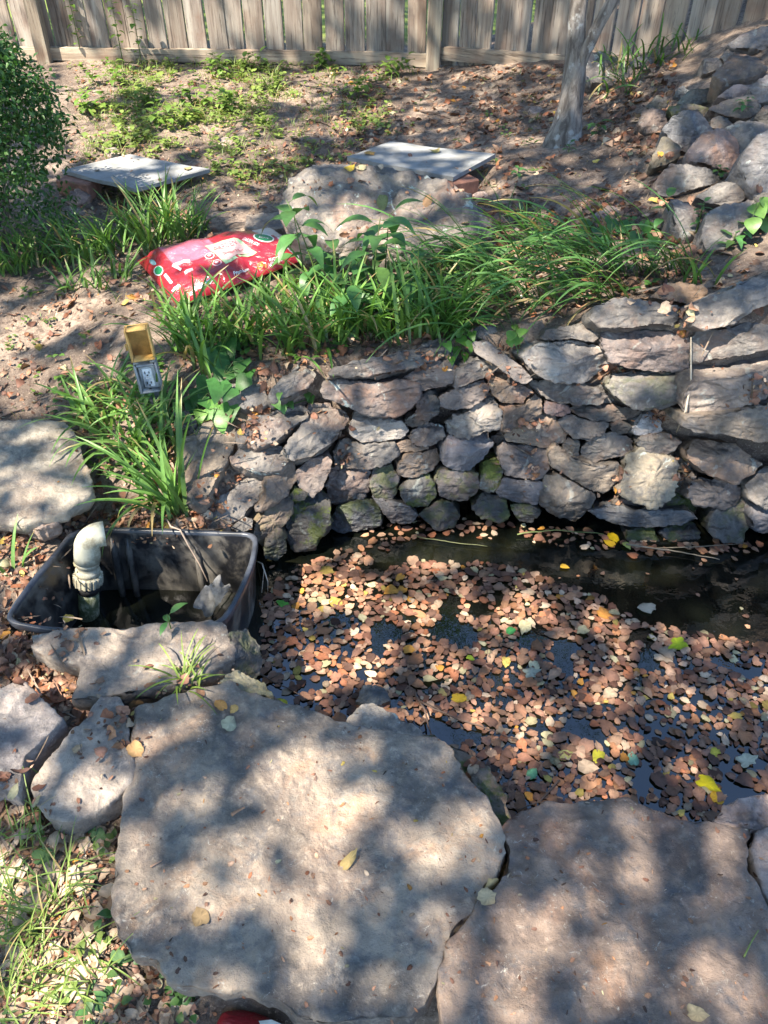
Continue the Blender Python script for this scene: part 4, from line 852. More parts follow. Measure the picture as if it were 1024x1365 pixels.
mb = MB(); mb.add(np.vstack([top, bot]), f + f2 + f3, np.vstack([colr, np.tile(np.array([.33, .02, .03]), (NV, 1))])); part(mb, "sack", BAGM, sb); BAGTOP = (top, f)
def decal(name, zpts, color, off, parent=None, n=0):
    """a printed patch: polygon in the enlarged view, tessellated over the bag"""
    uvp = np.array([bag_uv(*p) for p in zpts]); c = uvp.mean(0); mb = MB(); uvp = outline(uvp, max(28, n), 0); K = 7
    pts = np.concatenate([c[None]] + [c + (uvp - c) * s_ for s_ in np.linspace(1 / K, 1, K)]); N = len(uvp)
    fc = [(0, 1 + k, 1 + (k + 1) % N) for k in range(N)] + [(1 + r * N + k, 1 + (r + 1) * N + k, 1 + (r + 1) * N + (k + 1) % N, 1 + r * N + (k + 1) % N) for r in range(K - 1) for k in range(N)]
    mb.add(bag(pts[:, 0], pts[:, 1], off), fc, color); return part(mb, name, BAGM, parent or sb, sb)
def ell(cx, cy, a, b_, rot, n=28):
    return [(cx + a * math.cos(t) * math.cos(rot) - b_ * math.sin(t) * math.sin(rot), cy + a * math.cos(t) * math.sin(rot) + b_ * math.sin(t) * math.cos(rot)) for t in np.linspace(0, 2 * math.pi, n, endpoint=False)]
def bag_text(txt, z0, z1, zup, color, off, parent=None, bold=0.0):
    """printed words: baseline from z0 to z1 in the enlarged view, height toward zup"""
    cu = bpy.data.curves.new("lettering", 'FONT'); cu.body = txt; cu.offset = bold; to = bpy.data.objects.new("lettering", cu); COL.objects.link(to)
    bpy.context.view_layer.update(); ev = to.evaluated_get(bpy.context.evaluated_depsgraph_get()); me = ev.to_mesh()
    v = np.array([x.co[:] for x in me.vertices]); fc = [tuple(p.vertices) for p in me.polygons]; ev.to_mesh_clear(); bpy.data.objects.remove(to)
    A, B, U_ = np.array(bag_uv(*z0)), np.array(bag_uv(*z1)), np.array(bag_uv(*zup)); wdt = v[:, 0].max(); uvp = A + (v[:, :1] / wdt) * (B - A) + (v[:, 1:2] / .72) * (U_ - A)
    mb = MB(); mb.add(bag(np.clip(uvp[:, 0], .01, .99), np.clip(uvp[:, 1], .02, .98), off), fc, color); return part(mb, "lettering", BAGM, parent or sb, sb)
pn = decal("window_panel", [(448, 150), (612, 104), (722, 185), (556, 246)], (.33, .50, .28), .0015)
decal("panel_face", [(468, 156), (600, 116), (690, 180), (566, 228)], (.62, .40, .38), .003, pn)
bag_text("GARDEN", (500, 178), (618, 142), (488, 162), (.55, .10, .12), .0042, pn, .01); bag_text("SOIL", (545, 205), (650, 172), (533, 190), (.55, .10, .12), .0042, pn, .01)
ov = decal("green_badge", ell(756, 107, 56, 22, .18), (.75, .78, .74), .0015); decal("badge_face", ell(756, 107, 49, 17, .18), (.015, .19, .07), .003, ov); bag_text("SOIL", (728, 110), (784, 118), (733, 98), (.8, .8, .8), .0045, ov)
ov = decal("round_badge", ell(203, 280, 25, 27, .5), (.72, .75, .72), .0015); decal("badge_face", ell(203, 280, 20, 22, .5), (.02, .24, .09), .003, ov)
decal("small_badge", ell(174, 236, 20, 12, .6), (.25, .42, .44), .0015)
for (cx_, cy_, a_, r_) in ((254, 322, 30, .9), (297, 373, 27, -.7), (362, 282, 24, -.45), (330, 238, 40, -.25), (300, 262, 26, .5)):
    h_ = 8; ca, sa = math.cos(r_), math.sin(r_)
    decal("white_label", [(cx_ + x * ca - y * sa, cy_ + x * sa + y * ca) for x, y in ((-a_, -h_), (a_, -h_), (a_, h_), (-a_, h_))], (.66, .60, .64) if a_ > 24 else (.62, .45, .50), .0015)
for (cx_, cy_) in ((472, 202), (510, 238)):
    ov = decal("ring_mark", ell(cx_, cy_, 26, 17, -.2), (.75, .45, .48), .0015); decal("ring_face", ell(cx_, cy_, 20, 12, -.2), RED, .003, ov); decal("ring_dot", ell(cx_, cy_, 10, 6, -.2), (.75, .55, .56), .0045, ov)
lg = decal("logo_strip", [(388, 366), (478, 320), (490, 334), (398, 386)], (.70, .72, .75), .0015); decal("logo_green", [(442, 344), (478, 325), (485, 333), (450, 355)], (.02, .30, .16), .0028, lg); bag_text("Landscape", (402, 379), (482, 336), (394, 364), (.02, .03, .16), .0042, lg, .01)
decal("gold_seal", ell(746, 255, 25, 22, 0), (.50, .20, .03), .0015); ov = decal("gold_seal", ell(746, 255, 19, 16, 0), (.40, .03, .02), .003); decal("seal_mark", ell(746, 255, 11, 9, 0), (.50, .20, .03), .0045, ov)
bag_text("READY TO USE", (785, 232), (880, 208), (780, 215), (.8, .75, .75), .002, None, .015); bag_text("DIRECTLY FROM BAG", (792, 250), (890, 228), (788, 236), (.8, .75, .75), .002, None, .015)
bag_text("Premium", (600, 305), (680, 280), (594, 285), (.8, .78, .78), .002, None, .02); bag_text("GARDEN SOIL", (640, 118), (725, 150), (655, 105), (.75, .6, .62), .002, None, .01)

# ---- second red bag, its corner under the largest flagstone
mb = MB(); q = [on_z(286, 1345, -.06), on_z(330, 1338, -.055), on_z(385, 1362, -.06), on_z(420, 1440, -.10), on_z(280, 1440, -.10)]
ol = outline(np.array([p[:2] for p in q]), 60, 2); oc = ol.mean(0); rings = []
for s_, z in ((1, -.14), (1.02, -.115), (1.0, -.09), (.92, -.07), (.7, -.058), (.35, -.05)):
    r3 = np.column_stack([oc + (ol - oc) * s_, np.full(60, z)]); r3[:, 2] += .008 * fbm(r3 * 14, 4, 3); rings.append(r3)
mb.add(*loft(rings, True), RED); 
sb2 = empty("red_sack", (oc[0], oc[1], -.14), "glossy red plastic sack poking out beneath the largest flagstone's lower edge", "bag"); part(mb, "sack", BAGM, sb2)
mb = MB(); mb.add(np.array([on_z(x, y, -.0475) for x, y in ((345, 1361), (362, 1359), (378, 1366), (372, 1378), (350, 1374))]), [(0, 1, 2, 3, 4)], (.72, .74, .7)); part(mb, "printed_strip", BAGM, sb2)

build_bvh()
# ---------------------------------------------------------------- plants
def frame(d, up):
    d = nrm(d); s_ = nrm(np.cross(d, up)); return d, s_, np.cross(s_, d)
def leaf_vf(base, d, up, L, Wd, kind="ovate", fold=.25, curl=.3, NS=7):
    d, s_, n = frame(d, up); v, f = [], []
    for i in range(NS + 1):
        t = i / NS
        if kind == "ovate": w_ = math.sin(math.pi * min(1, t ** .75)) ** .8
        elif kind == "lance": w_ = math.sin(math.pi * t ** .85) ** 1.0
        elif kind == "heart": w_ = (1 - t) ** .75 * (1.25 if t > .08 else 1.0) * (1 if t > 0 else .55)
        else: w_ = 1
        a = curl * t * t; p = np.asarray(base) + d * (L * t * math.cos(a * .5)) - n * (L * t * math.sin(a * .8))
        x = Wd / 2 * w_; v += [p - s_ * x + n * x * fold, p, p + s_ * x + n * x * fold]
        if kind == "heart" and i == 0: v[-3] = v[-3] - d * L * .16; v[-1] = v[-1] - d * L * .16
    for i in range(NS):
        k = 3 * i; f += [(k, k + 1, k + 4, k + 3), (k + 1, k + 2, k + 5, k + 4)]
    return np.array(v), f
def gcol(rg, base=(.11, .23, .05), dj=.25, yel=.15):
    g = 1 + rg.uniform(-dj, dj); y = max(0, rg.normal(0, yel)); return (base[0] * g + .07 * y, base[1] * g + .05 * y, base[2] * g)
def blades(mb, base, n, L, wd, rg, spread=.5, bend=1.2, lean=(0, 0), rad=.03, col=(.12, .25, .055), dead=.07):
    base = np.asarray(base)
    for k in range(n):
        az = rg.uniform(0, 2 * math.pi); hd = np.array([math.cos(az) * spread + lean[0], math.sin(az) * spread + lean[1]]); m = np.linalg.norm(hd) + 1e-9; hd3 = np.array([hd[0] / m, hd[1] / m, 0])
        th0 = abs(rg.normal(.15, .25)) * min(1, m + .3) + .35 * m; kb = bend * rg.uniform(.45, 1.3) * min(1.3, .35 + m); l = L * rg.uniform(.55, 1.12); N = 9
        p = base + np.append(rg.normal(0, rad, 2), -.01); side = np.cross(hd3, [0, 0, 1.]); tw = rg.normal(0, .5); pts = []
        c = gcol(rg, col) if rg.random() > dead else (.35, .27, .12); tipb = rg.random() < .22; cs, v, f = [], [], []
        for i in range(N + 1):
            t = i / N; a = th0 + kb * t ** 1.3; dd = hd3 * math.sin(a) + np.array([0, 0, 1.]) * math.cos(a); 
            if i: p = p + dd * (l / N)
            nn = np.cross(side, dd); ww = wd * (min(1, .55 + 2 * t)) * (1 - t ** 2.4) ** .8 * .5 + .0004
            s2 = side * math.cos(tw * t) + nn * math.sin(tw * t); n2 = np.cross(s2, dd)
            v += [p - s2 * ww + n2 * ww * .35, p, p + s2 * ww + n2 * ww * .35]
            pc__ = np.array(c) * (1 + .35 * (t - .5)); 
            if t > .8 and tipb: pc__ = np.array((.36, .27, .12))
            if t < .12: pc__ = pc__ * .7 + np.array([.12, .14, .07]) * .5
            cs += [pc__] * 3
        for i in range(N): k3 = 3 * i; f += [(k3, k3 + 1, k3 + 4, k3 + 3), (k3 + 1, k3 + 2, k3 + 5, k3 + 4)]
        mb.add(v, f, np.array(cs))
LBL = []
def clump(px, py, label, n=22, L=.28, wd=.012, spread=.5, bend=1.2, lean=(0, 0), rad=.03, col=(.125, .25, .06), group="clumps of strap-leaved border grass", name="grass_clump", cat="grass clump"):
    P, _ = hit(px, py); rg = np.random.default_rng(int(px * 31 + py * 7)); mb = MB()
    blades(mb, P, n, L, wd, rg, spread, bend, lean, rad, col)
    return solo(mb, name, GREEN, tuple(P), label, cat, group)
TALL = "strap-leaved clumps between bag and wall"; LEFT = "strap-leaved clumps by the shrub"; DRAPE = "strap-leaved clumps draping along the wall top"
for px, py, lab in [(20, 365, "shaggy leaf clump at the frame edge below the shrub"), (55, 352, "leaf clump second from the frame edge below the shrub"), (95, 345, "upright leaf clump between shrub base and the paler slab"), (124, 350, "leaf clump in front of the pink lump by the slab")]: clump(px, py, lab, 36, .27, .010, .5, 1.2, group=LEFT, rad=.05)
for px, py, lab, L in [(150, 338, "dense leaf clump left of the slab's shaded front", .25), (178, 322, "leaf clump right before the paler slab's middle", .27), (205, 332, "tall leaf clump overlapping the paler slab", .34), (226, 312, "bright leaf clump at the slab's right half", .33), (248, 318, "sunlit pale-based leaf clump next to the slab's right corner", .28), (268, 310, "last small leaf clump right of the paler slab", .2), (133, 385, "small stray tuft on bare soil left of the bag", .16), (100, 385, "low stray tuft on bare soil below the shrub clumps", .14), (165, 372, "tuft just left of the bag's far corner", .18)]: clump(px, py, lab, 36 if L > .2 else 14, L, .011, .45, 1.05, group=LEFT, rad=.03)
mid = [(232, 432, "leaf clump right under the bag's near corner"), (262, 452, "leaf clump in front of the outlet's right side"), (292, 440, "leaf clump under the bag's near long edge"), (322, 462, "leaf clump above the flat blue-grey stone"), (350, 448, "tall leaf clump below the bag's middle"), (385, 470, "leaf clump touching the tilted loose stone"), (418, 462, "leaf clump behind the left end of the slanting capstone"), (448, 452, "leaf clump behind the slanting capstone's middle"), (482, 448, "upright leaf clump below the tall broad-leaved stems"), (512, 452, "bright leaf clump left of the ivy, nearest the wall"), (545, 450, "leaf clump directly above the slanting capstone's high end"), (578, 448, "leaf clump beside the ivy sprig"), (402, 428, "leaf clump at the foot of the broad-leaved stems"), (462, 420, "leaf clump behind the broad-leaved stems"), (510, 415, "leaf clump below the boulder's left half"), (556, 408, "leaf clump below the boulder's right half"), (602, 436, "leaf clump right of the ivy sprig"), (300, 415, "leaf clump pressed against the bag's near side"), (350, 400, "leaf clump against the bag's right half"), (395, 385, "leaf clump at the bag's near right corner"), (430, 390, "leaf clump between bag and broad-leaved stems"), (580, 385, "dark leaf clump under the boulder's right shoulder"), (245, 470, "low leaf clump behind the outlet"), (275, 490, "low leaf clump above the heart-leaved vine")]
for i, (px, py, lab) in enumerate(mid): clump(px, py, lab, 26 if 'bag' not in lab else 18, (.31 if py > 430 else .23) * (.6 if "bag's near" in lab or "bag's right" in lab else 1), .0125, .45, 1.15, lean=(.05, -.1), group=TALL, col=(.12, .25, .05))
dr = [(640, 395, "arching clump at the left start of the draping leaves"), (690, 400, "arching clump above the pale three-cornered stone"), (735, 405, "arching clump above the brick-like capstone"), (782, 398, "arching clump at the wide flat capstone's left end"), (650, 360, "arching clump next to the boulder's right foot"), (705, 352, "arching clump set back in the middle of the drape"), (755, 350, "set-back arching clump with the longest leaves"), (800, 352, "arching clump behind the wide flat capstone"), (840, 365, "arching clump behind the orange-tan stone"), (875, 362, "arching clump left of the last upright tuft"), (905, 366, "dense arching clump beside the grey set-back stone"), (700, 300, "fine-leaved tuft on bare soil right of the boulder"), (728, 322, "small tuft on soil above the drape"), (620, 372, "arching clump behind the ivy vine"), (665, 430, "small clump hanging beside the slanting wall stone"), (830, 392, "arching clump touching the wide flat capstone")]
for i, (px, py, lab) in enumerate(dr):
    fine = "tuft" in lab; clump(px, py, lab, 20 if not fine else 22, .46 if not fine else .16, .0105 if not fine else .005, .30, 1.5, lean=(-.75, -.2) if not fine else (0, 0), group=DRAPE, col=(.095, .215, .055), rad=.05)
clump(934, 378, "upright tuft at the right end of the draping leaves", 9, .19, .012, .4, .8, lean=(-.05, 0), group=DRAPE)
for px, py, lab, n, L, sp in [(118, 545, "leaf clump at the far corner of the pale spotted flagstone", 14, .2, .6), (140, 575, "leaf clump along the pale spotted flagstone's edge", 22, .30, .55), (160, 560, "leaf clump left of the outlet stake", 16, .22, .5), (205, 545, "leaf clump right under the outlet box", 16, .24, .5), (180, 600, "dense leaf clump between flagstone and tan slab", 26, .33, .5), (215, 615, "leaf clump below the outlet, above the tallest one", 24, .33, .45), (150, 520, "leaf clump left behind the outlet", 14, .22, .6), (225, 560, "leaf clump beside the heart-leaved vine", 16, .24, .5)]: clump(px, py, lab, n, L, .0125, sp, 1.3, group="strap-leaved clumps around the outlet", lean=(-.1, -.1))
clump(238, 686, "tallest strap-leaved clump growing at the tub's back rim", 30, .44, .0145, .42, .95, lean=(-.22, -.05), rad=.02, group="strap-leaved clumps around the outlet")
clump(215, 672, "lower strap-leaved clump hanging over the tub's pipe", 12, .34, .013, .5, 1.6, lean=(-.35, -.35), rad=.02, group="strap-leaved clumps around the outlet")
clump(8, 770, "few long blades at the frame edge left of the tub", 5, .22, .012, .4, .8, lean=(.1, .1), group="grass tufts near the flagstones", name="grass_tuft", cat="grass tuft")
clump(248, 912, "bright grass tuft between tub flagstone and largest flagstone", 26, .15, .0045, .75, 1.5, col=(.16, .24, .04), group="grass tufts near the flagstones", name="grass_tuft", cat="grass tuft", rad=.018)
for px, py, lab in [(30, 1120, "wispy yellowing tuft under the violet-grey flagstone"), (55, 1225, "wispy tuft beside the largest flagstone's left notch"), (18, 1250, "wispy green tuft at the frame edge, lower left"), (90, 1180, "thin tuft among sunlit dry leaves"), (25, 1330, "low green tuft in the lower left corner"), (110, 1290, "dry thin tuft in front of the largest flagstone")]: clump(px, py, lab, 30, .15, .0028, .7, 1.3, col=(.20, .29, .07), group="grass tufts near the flagstones", name="grass_tuft", cat="grass tuft", rad=.03)
for px, py, lab in [(815, 92, "grass tuft at the fence right of the tree"), (850, 88, "arching grass tuft between fence and rock pile"), (800, 125, "dark grass tuft at the foot of the wide rock by the fence"), (838, 112, "grass tuft between the wide rock and the pile"), (905, 72, "bright upright tuft against the fence above the pile")]: clump(px, py, lab, 16, .24, .011, .6, 1.3, col=(.08, .18, .035), group="grass tufts along the fence", name="grass_tuft", cat="grass tuft", rad=.08)

def stem_plant(px, py, label, h, leaves, L, Wd, kind="lance", lean=(0, 0), nst=1, col=(.065, .175, .05), name="leafy_plant", cat="plant", group=None, curl=.5, rad=.02):
    P, _ = hit(px, py); rg = np.random.default_rng(int(px * 13 + py * 3)); r = empty(name, tuple(P), label, cat, group); sm, lm = MB(), MB()
    for s_ in range(nst):
        sm = MB(); az = rg.uniform(0, 6.28); ln = np.array([lean[0] + .25 * math.cos(az) * (nst > 1), lean[1] + .25 * math.sin(az) * (nst > 1)]); hh = h * rg.uniform(.75, 1.1); b0 = P + np.append(rg.normal(0, rad * (nst > 1), 2), -.01)
        path = [b0 + np.array([ln[0] * hh * t ** 1.5, ln[1] * hh * t ** 1.5, hh * t * (1 - .12 * t)]) for t in np.linspace(0, 1, 8)]; sm.add(*tube_vf(path, np.linspace(.004, .0015, 8) * (1 if h > .15 else .5), 6), (.10, .16, .04))
        for k in range(leaves):
            t = .22 + .78 * (k + .5) / leaves; p = path[min(6, int(t * 7))] * (1 - (t * 7) % 1) + path[min(7, int(t * 7) + 1)] * ((t * 7) % 1); a = az + k * 2.4; tilt = rg.uniform(-.25, .5) + (.5 if k == leaves - 1 else 0)
            d = np.array([math.cos(a), math.sin(a), tilt]); pet = p + nrm(d) * L * .18; sm.add(*tube_vf([p, pet], .001, 4, False), (.10, .16, .04))
            lm.add(*leaf_vf(pet, d, (0, 0, 1), L * rg.uniform(.75, 1.1), Wd * rg.uniform(.8, 1.1), kind, .2, curl * rg.uniform(.4, 1.4)), gcol(rg, col))
        part(sm, "stem", GREEN, r)
    part(lm, "foliage", GREEN, r); return r
GB = "broad-leaved stems in front of the boulder"
stem_plant(432, 415, "tall broad-leaved stem leaning toward the bag, before the boulder", .44, 12, .115, .054, "lance", (-.25, .1), group=GB, curl=.9)
stem_plant(452, 420, "middle broad-leaved stem, its leaves drooping, before the boulder", .36, 10, .115, .054, "lance", (-.02, .0), group=GB, curl=.9)
stem_plant(495, 430, "bushiest broad-leaved stem in front of the boulder's middle", .42, 15, .115, .056, "lance", (.08, .1), group=GB, curl=.9)
stem_plant(470, 400, "broad-leaved stem with one long leaf reaching up the boulder", .36, 8, .115, .05, "lance", (.3, .25), group=GB)
stem_plant(410, 405, "leafy stem nearest the bag's pale end", .34, 11, .115, .054, "lance", (-.1, .2), group=GB, curl=.9)
stem_plant(478, 436, "low leafy stem in front of the bushiest one", .28, 11, .115, .056, "lance", (-.1, -.2), group=GB, curl=.9)
stem_plant(512, 405, "leafy stem close to the boulder's foot", .36, 12, .115, .054, "lance", (.05, .1), group=GB, curl=.9)
stem_plant(525, 425, "short broad-leaved stem right of the bushiest one", .24, 8, .11, .045, "lance", (.2, -.1), group=GB)
# heart-leaved vine: leaves laid where they hang
def vine(name, label, spots, L, stem_pts, z_off=.04, col=(.05, .15, .035), kind="heart", group=None, cat="vine"):
    P0, _ = hit(*stem_pts[0]); r = empty(name, tuple(P0), label, cat, group); sm, lm = MB(), MB(); rg = np.random.default_rng(int(stem_pts[0][0])); path = []
    for k, (x, y) in enumerate(stem_pts):
        p, _ = hit(x, y); path.append(p - nrm(ray(x, y)) * z_off * (.4 + .6 * min(1, k)))
    sm.add(*tube_vf(path, .002, 6), (.10, .16, .05))
    for (x, y, s_, *c) in spots:
        p, n = hit(x, y); p = p - nrm(ray(x, y)) * (z_off + rg.uniform(0, .03)); d = np.array([rg.normal(0, .35), -.75, -.35 + rg.normal(0, .2)]); k = int(np.argmin([np.linalg.norm(q - p) for q in path]))
        b0 = p - nrm(d) * L * s_ * .45; sm.add(*tube_vf([path[k], (path[k] + b0) / 2 + np.array([0, 0, .02]), b0], .0012, 5, False), (.10, .16, .05))
        lm.add(*leaf_vf(b0, d, (rg.normal(0, .25), -.5, .85), L * s_, L * s_ * .92, kind, .16, .35, 9), c[0] if c else gcol(rg, col, .2, .05))
    part(sm, "stem", GREEN, r); part(lm, "foliage", GREEN, r); return r
vine("heart_vine", "heart-leaved vine sprawling over the stones right of the outlet", [(304, 468, 1.15), (298, 498, 1.3), (272, 516, 1.0), (322, 512, .8), (305, 525, .75), (283, 548, .9, (.11, .27, .05)), (295, 560, 1.1, (.10, .24, .05)), (308, 548, .9, (.09, .22, .05)), (320, 490, 1.0), (285, 482, 1.1), (262, 530, .9), (290, 520, 1.1), (330, 500, .8), (310, 440, .9), (267, 556, .65, (.16, .34, .05)), (255, 545, .8), (240, 560, .7), (275, 538, .6), (313, 458, .8)], .075, [(262, 580), (270, 555), (285, 530), (298, 500), (308, 465)])
vine("ivy_sprig", "bright ivy sprig creeping over the slanting capstone's top end", [(606, 470, 1), (618, 455, 1), (628, 462, .9), (612, 445, .9), (625, 440, .9), (602, 480, .8), (620, 476, .8), (630, 448, .8), (598, 462, .8)], .042, [(600, 480), (612, 465), (622, 450), (632, 430)], .02, (.10, .24, .04))
vine("ivy_sprig", "pale green sprout hanging at the edge beside the three-cornered stone", [(682, 446, 1), (690, 452, 1), (696, 442, .9), (688, 436, .9), (680, 456, .8)], .04, [(690, 470), (688, 455), (686, 440)], .03, (.13, .27, .05), "ovate")
vine("heart_vine", "dark heart-leaved vine on the soil right of the boulder", [(600, 340, 1), (612, 328, 1), (625, 345, .9), (640, 330, 1), (656, 365, 1.1), (662, 385, 1), (650, 350, .9), (670, 340, .8), (635, 358, .9)], .07, [(655, 395), (645, 365), (625, 345), (600, 335)], .05)
vine("heart_vine", "heart-leaved vine on leaf litter behind the draping leaves", [(780, 300, 1), (800, 312, 1), (815, 300, 1), (835, 305, 1), (862, 306, .9), (870, 322, .9), (845, 318, .8), (805, 325, 1)], .065, [(880, 330), (850, 318), (815, 312), (780, 305)], .05)
vine("heart_vine", "pale large-leaved sprout at the frame edge on the sunlit flat rock", [(1010, 278, 1.2), (1018, 295, 1.2), (1004, 298, 1), (1022, 270, 1)], .06, [(1030, 300), (1018, 290), (1008, 280)], .05, (.12, .24, .05), "ovate")
vine("ground_ivy", "small ivy on the leaf litter above the lichen-spotted stones", [(370, 540, 1), (378, 546, .9), (388, 540, .9), (414, 534, 1.1), (410, 528, .9), (372, 528, .8)], .032, [(366, 545), (385, 540), (412, 532)], .015, (.10, .22, .05))
for px, py, lab, h, n, L in [(975, 330, "small sunlit weed by the broad flat stone", .08, 8, .05), (985, 318, "pale weed on the flat stone's sunlit rim", .07, 7, .05), (928, 310, "thin red-tipped weed between two flat blocks", .16, 14, .03), (882, 300, "broad weed leaning by the flat block's left side", .12, 5, .06), (990, 148, "tiny weed beside the pinkish boulder", .06, 7, .04), (958, 234, "little weed below the pinkish boulder", .06, 8, .035), (795, 178, "low broad weed right of the trunk", .07, 7, .06), (758, 203, "seedling at the trunk's foot", .06, 6, .035), (690, 235, "small weed right of the slab cover", .05, 7, .04), (730, 60, "weed between fence rail and trunk", .10, 8, .05)]: stem_plant(px, py, lab, h, n, L, L * .55, "ovate", group="small weeds on the right bank", name="weed", cat="weed", nst=1)
for px, py, lab, h, n, L in [(205, 820, "broad-leaved weed leaning over the tub's front rim", .05, 4, .055), (228, 838, "single tall stalk weed before the tub's rim", .10, 3, .05), (308, 828, "upright toothed weed at the tub's right front", .07, 3, .06), (326, 838, "broad green weed on the dark rounded rock", .04, 3, .055)]: stem_plant(px, py, lab, h, n, L, L * .42, "lance", group="weeds along the tub's front rim", name="weed", cat="weed")
for px, py, lab in [(125, 150, "leafy weed at the right of the shrub"), (150, 110, "bright weed below the fence rail by the shrub"), (165, 88, "tall thin sprout with round leaves against the left fence"), (190, 90, "second thin sprout against the left fence"), (110, 80, "sprout rising behind the shrub"), (285, 98, "clump of yellow-green leaves by the left rail"), (335, 95, "weed under the rail's middle"), (365, 80, "yellow climber leaning on the bright fence boards"), (250, 140, "broad-leaved weed in the sunny patch"), (200, 140, "weed in the sunny patch near the shrub"), (225, 165, "low weed in the middle of the sunny patch"), (300, 150, "weed at the sunny patch's shaded border"), (480, 128, "small weed left of the fence post"), (525, 100, "weed just under the fence post"), (430, 90, "weed below the rail left of the post")]:
    sprout = "sprout" in lab or "climber" in lab
    stem_plant(px, py, lab, .50 if sprout else .13, 16 if sprout else 8, .05 if sprout else .06, .04, "ovate", nst=1 if sprout else 4, col=(.13, .23, .04), group="weeds below the fence", name="weed", cat="weed", rad=.05)

# ---- clipped shrub at the left edge
def foliage_ball(mb, c, r, n, L, rg, col, hollow=.55, squash=1.0, kind="ovate", dark=None, NS=2):
    for k in range(n):
        d = nrm(rg.normal(0, 1, 3)); rr = (hollow + (1 - hollow) * rg.random() ** .6); p = np.asarray(c) + d * rr * r * np.array([1, 1, squash]); dd = nrm(d * .6 + rg.normal(0, .6, 3))
        mb.add(*leaf_vf(p, dd, nrm(rg.normal(0, .6, 3) + np.array([0, 0, .8])), L * rg.uniform(.7, 1.2), L * .5, kind, .2, .3, NS), gcol(rg, col, .35, .1))
sc_ = np.array([-1.78, 3.5, Hs(-1.78, 3.5)]); rg = np.random.default_rng(3)
shrub = empty("shrub", tuple(sc_), "dense dark green clipped shrub at the left frame edge before the fence", "shrub"); sm, lm = MB(), MB()
for k in range(26):
    a = rg.uniform(0, 6.28); r_ = rg.uniform(.05, .34); tip = sc_ + np.array([math.cos(a) * r_, math.sin(a) * r_, rg.uniform(.45, .8)]); sm.add(*tube_vf([sc_ + rg.normal(0, .04, 3) * [1, 1, 0], sc_ + (tip - sc_) * .45 + rg.normal(0, .03, 3), tip], [.008, .006, .002], 6), (.16, .11, .08))
for k in range(520):
    a = rg.uniform(0, 6.28); zz = rg.uniform(.10, .86) if k % 3 else rg.uniform(.4, .86); R = .42 * math.sqrt(max(.05, 1 - ((zz - .48) / .42) ** 2)) if zz > .3 else .36; rr = R * rg.random() ** .35
    c = sc_ + np.array([math.cos(a) * rr, math.sin(a) * rr, zz]); foliage_ball(lm, c, rg.uniform(.05, .10), int(30 if zz > .38 else 22), .030, rg, (.05, .13, .032), .1)
part(sm, "stem", BARK, shrub); part(lm, "foliage", GREEN, shrub)

# ---- low ground cover that nobody would count
mb = MB(); rg = np.random.default_rng(21)
def cover_patch(n, box, size, fine, col, keep=None):
    for k in range(n):
        x, y = rg.uniform(box[0], box[2]), rg.uniform(box[1], box[3])
        if keep and fbm(np.array([[x / keep, y / keep * 1.8, 0]]), 4, 2)[0] < -.05: continue
        P, nn = hit(x, y)
        if P is None or nn[2] < .5 or not ON[0]: continue
        if rg.random() < fine: blades(mb, P, int(rg.integers(4, 9)), size * rg.uniform(1.2, 2.6), .003, rg, .6, 1., (0, 0), .02, col, .15)
        else:
            for j in range(int(rg.integers(3, 7))):
                a = rg.uniform(0, 6.28); d = np.array([math.cos(a), math.sin(a), rg.uniform(.2, .9)]); b0 = P + np.append(rg.normal(0, size * .5, 2), size * rg.uniform(.1, .9)); mb.add(*leaf_vf(b0, d, (0, 0, 1), size * rg.uniform(.6, 1.2), size * .65, "ovate", .15, .4, 3), gcol(rg, col, .3, .25))
cover_patch(600, (92, 84, 480, 270), .03, .6, (.19, .26, .06)); cover_patch(1000, (92, 86, 380, 225), .042, .5, (.20, .28, .065), 45); cover_patch(520, (280, 88, 520, 240), .034, .4, (.17, .25, .055), 70)
cover_patch(130, (420, 90, 720, 260), .028, .4, (.10, .16, .04), 60)
cover_patch(70, (100, 84, 560, 110), .04, .4, (.13, .22, .04))
cover_patch(60, (80, 480, 230, 640), .035, .1, (.09, .19, .04)); cover_patch(60, (240, 400, 640, 480), .03, .1, (.08, .18, .035)); cover_patch(40, (20, 310, 280, 400), .03, .2, (.09, .18, .04))
cover_patch(50, (600, 300, 920, 410), .035, .1, (.06, .15, .035)); cover_patch(24, (0, 1060, 160, 1365), .022, .5, (.15, .22, .05)); cover_patch(26, (0, 380, 180, 560), .02, .4, (.10, .17, .04)); cover_patch(14, (120, 1220, 280, 1365), .026, .1, (.07, .17, .05))
o = add_mesh("ground_cover", mb.v, mb.f, GREEN, None, None, True, np.array(mb.c)); tag(o, "scattered low weeds and grass blades on the soil", None, None, 'stuff')

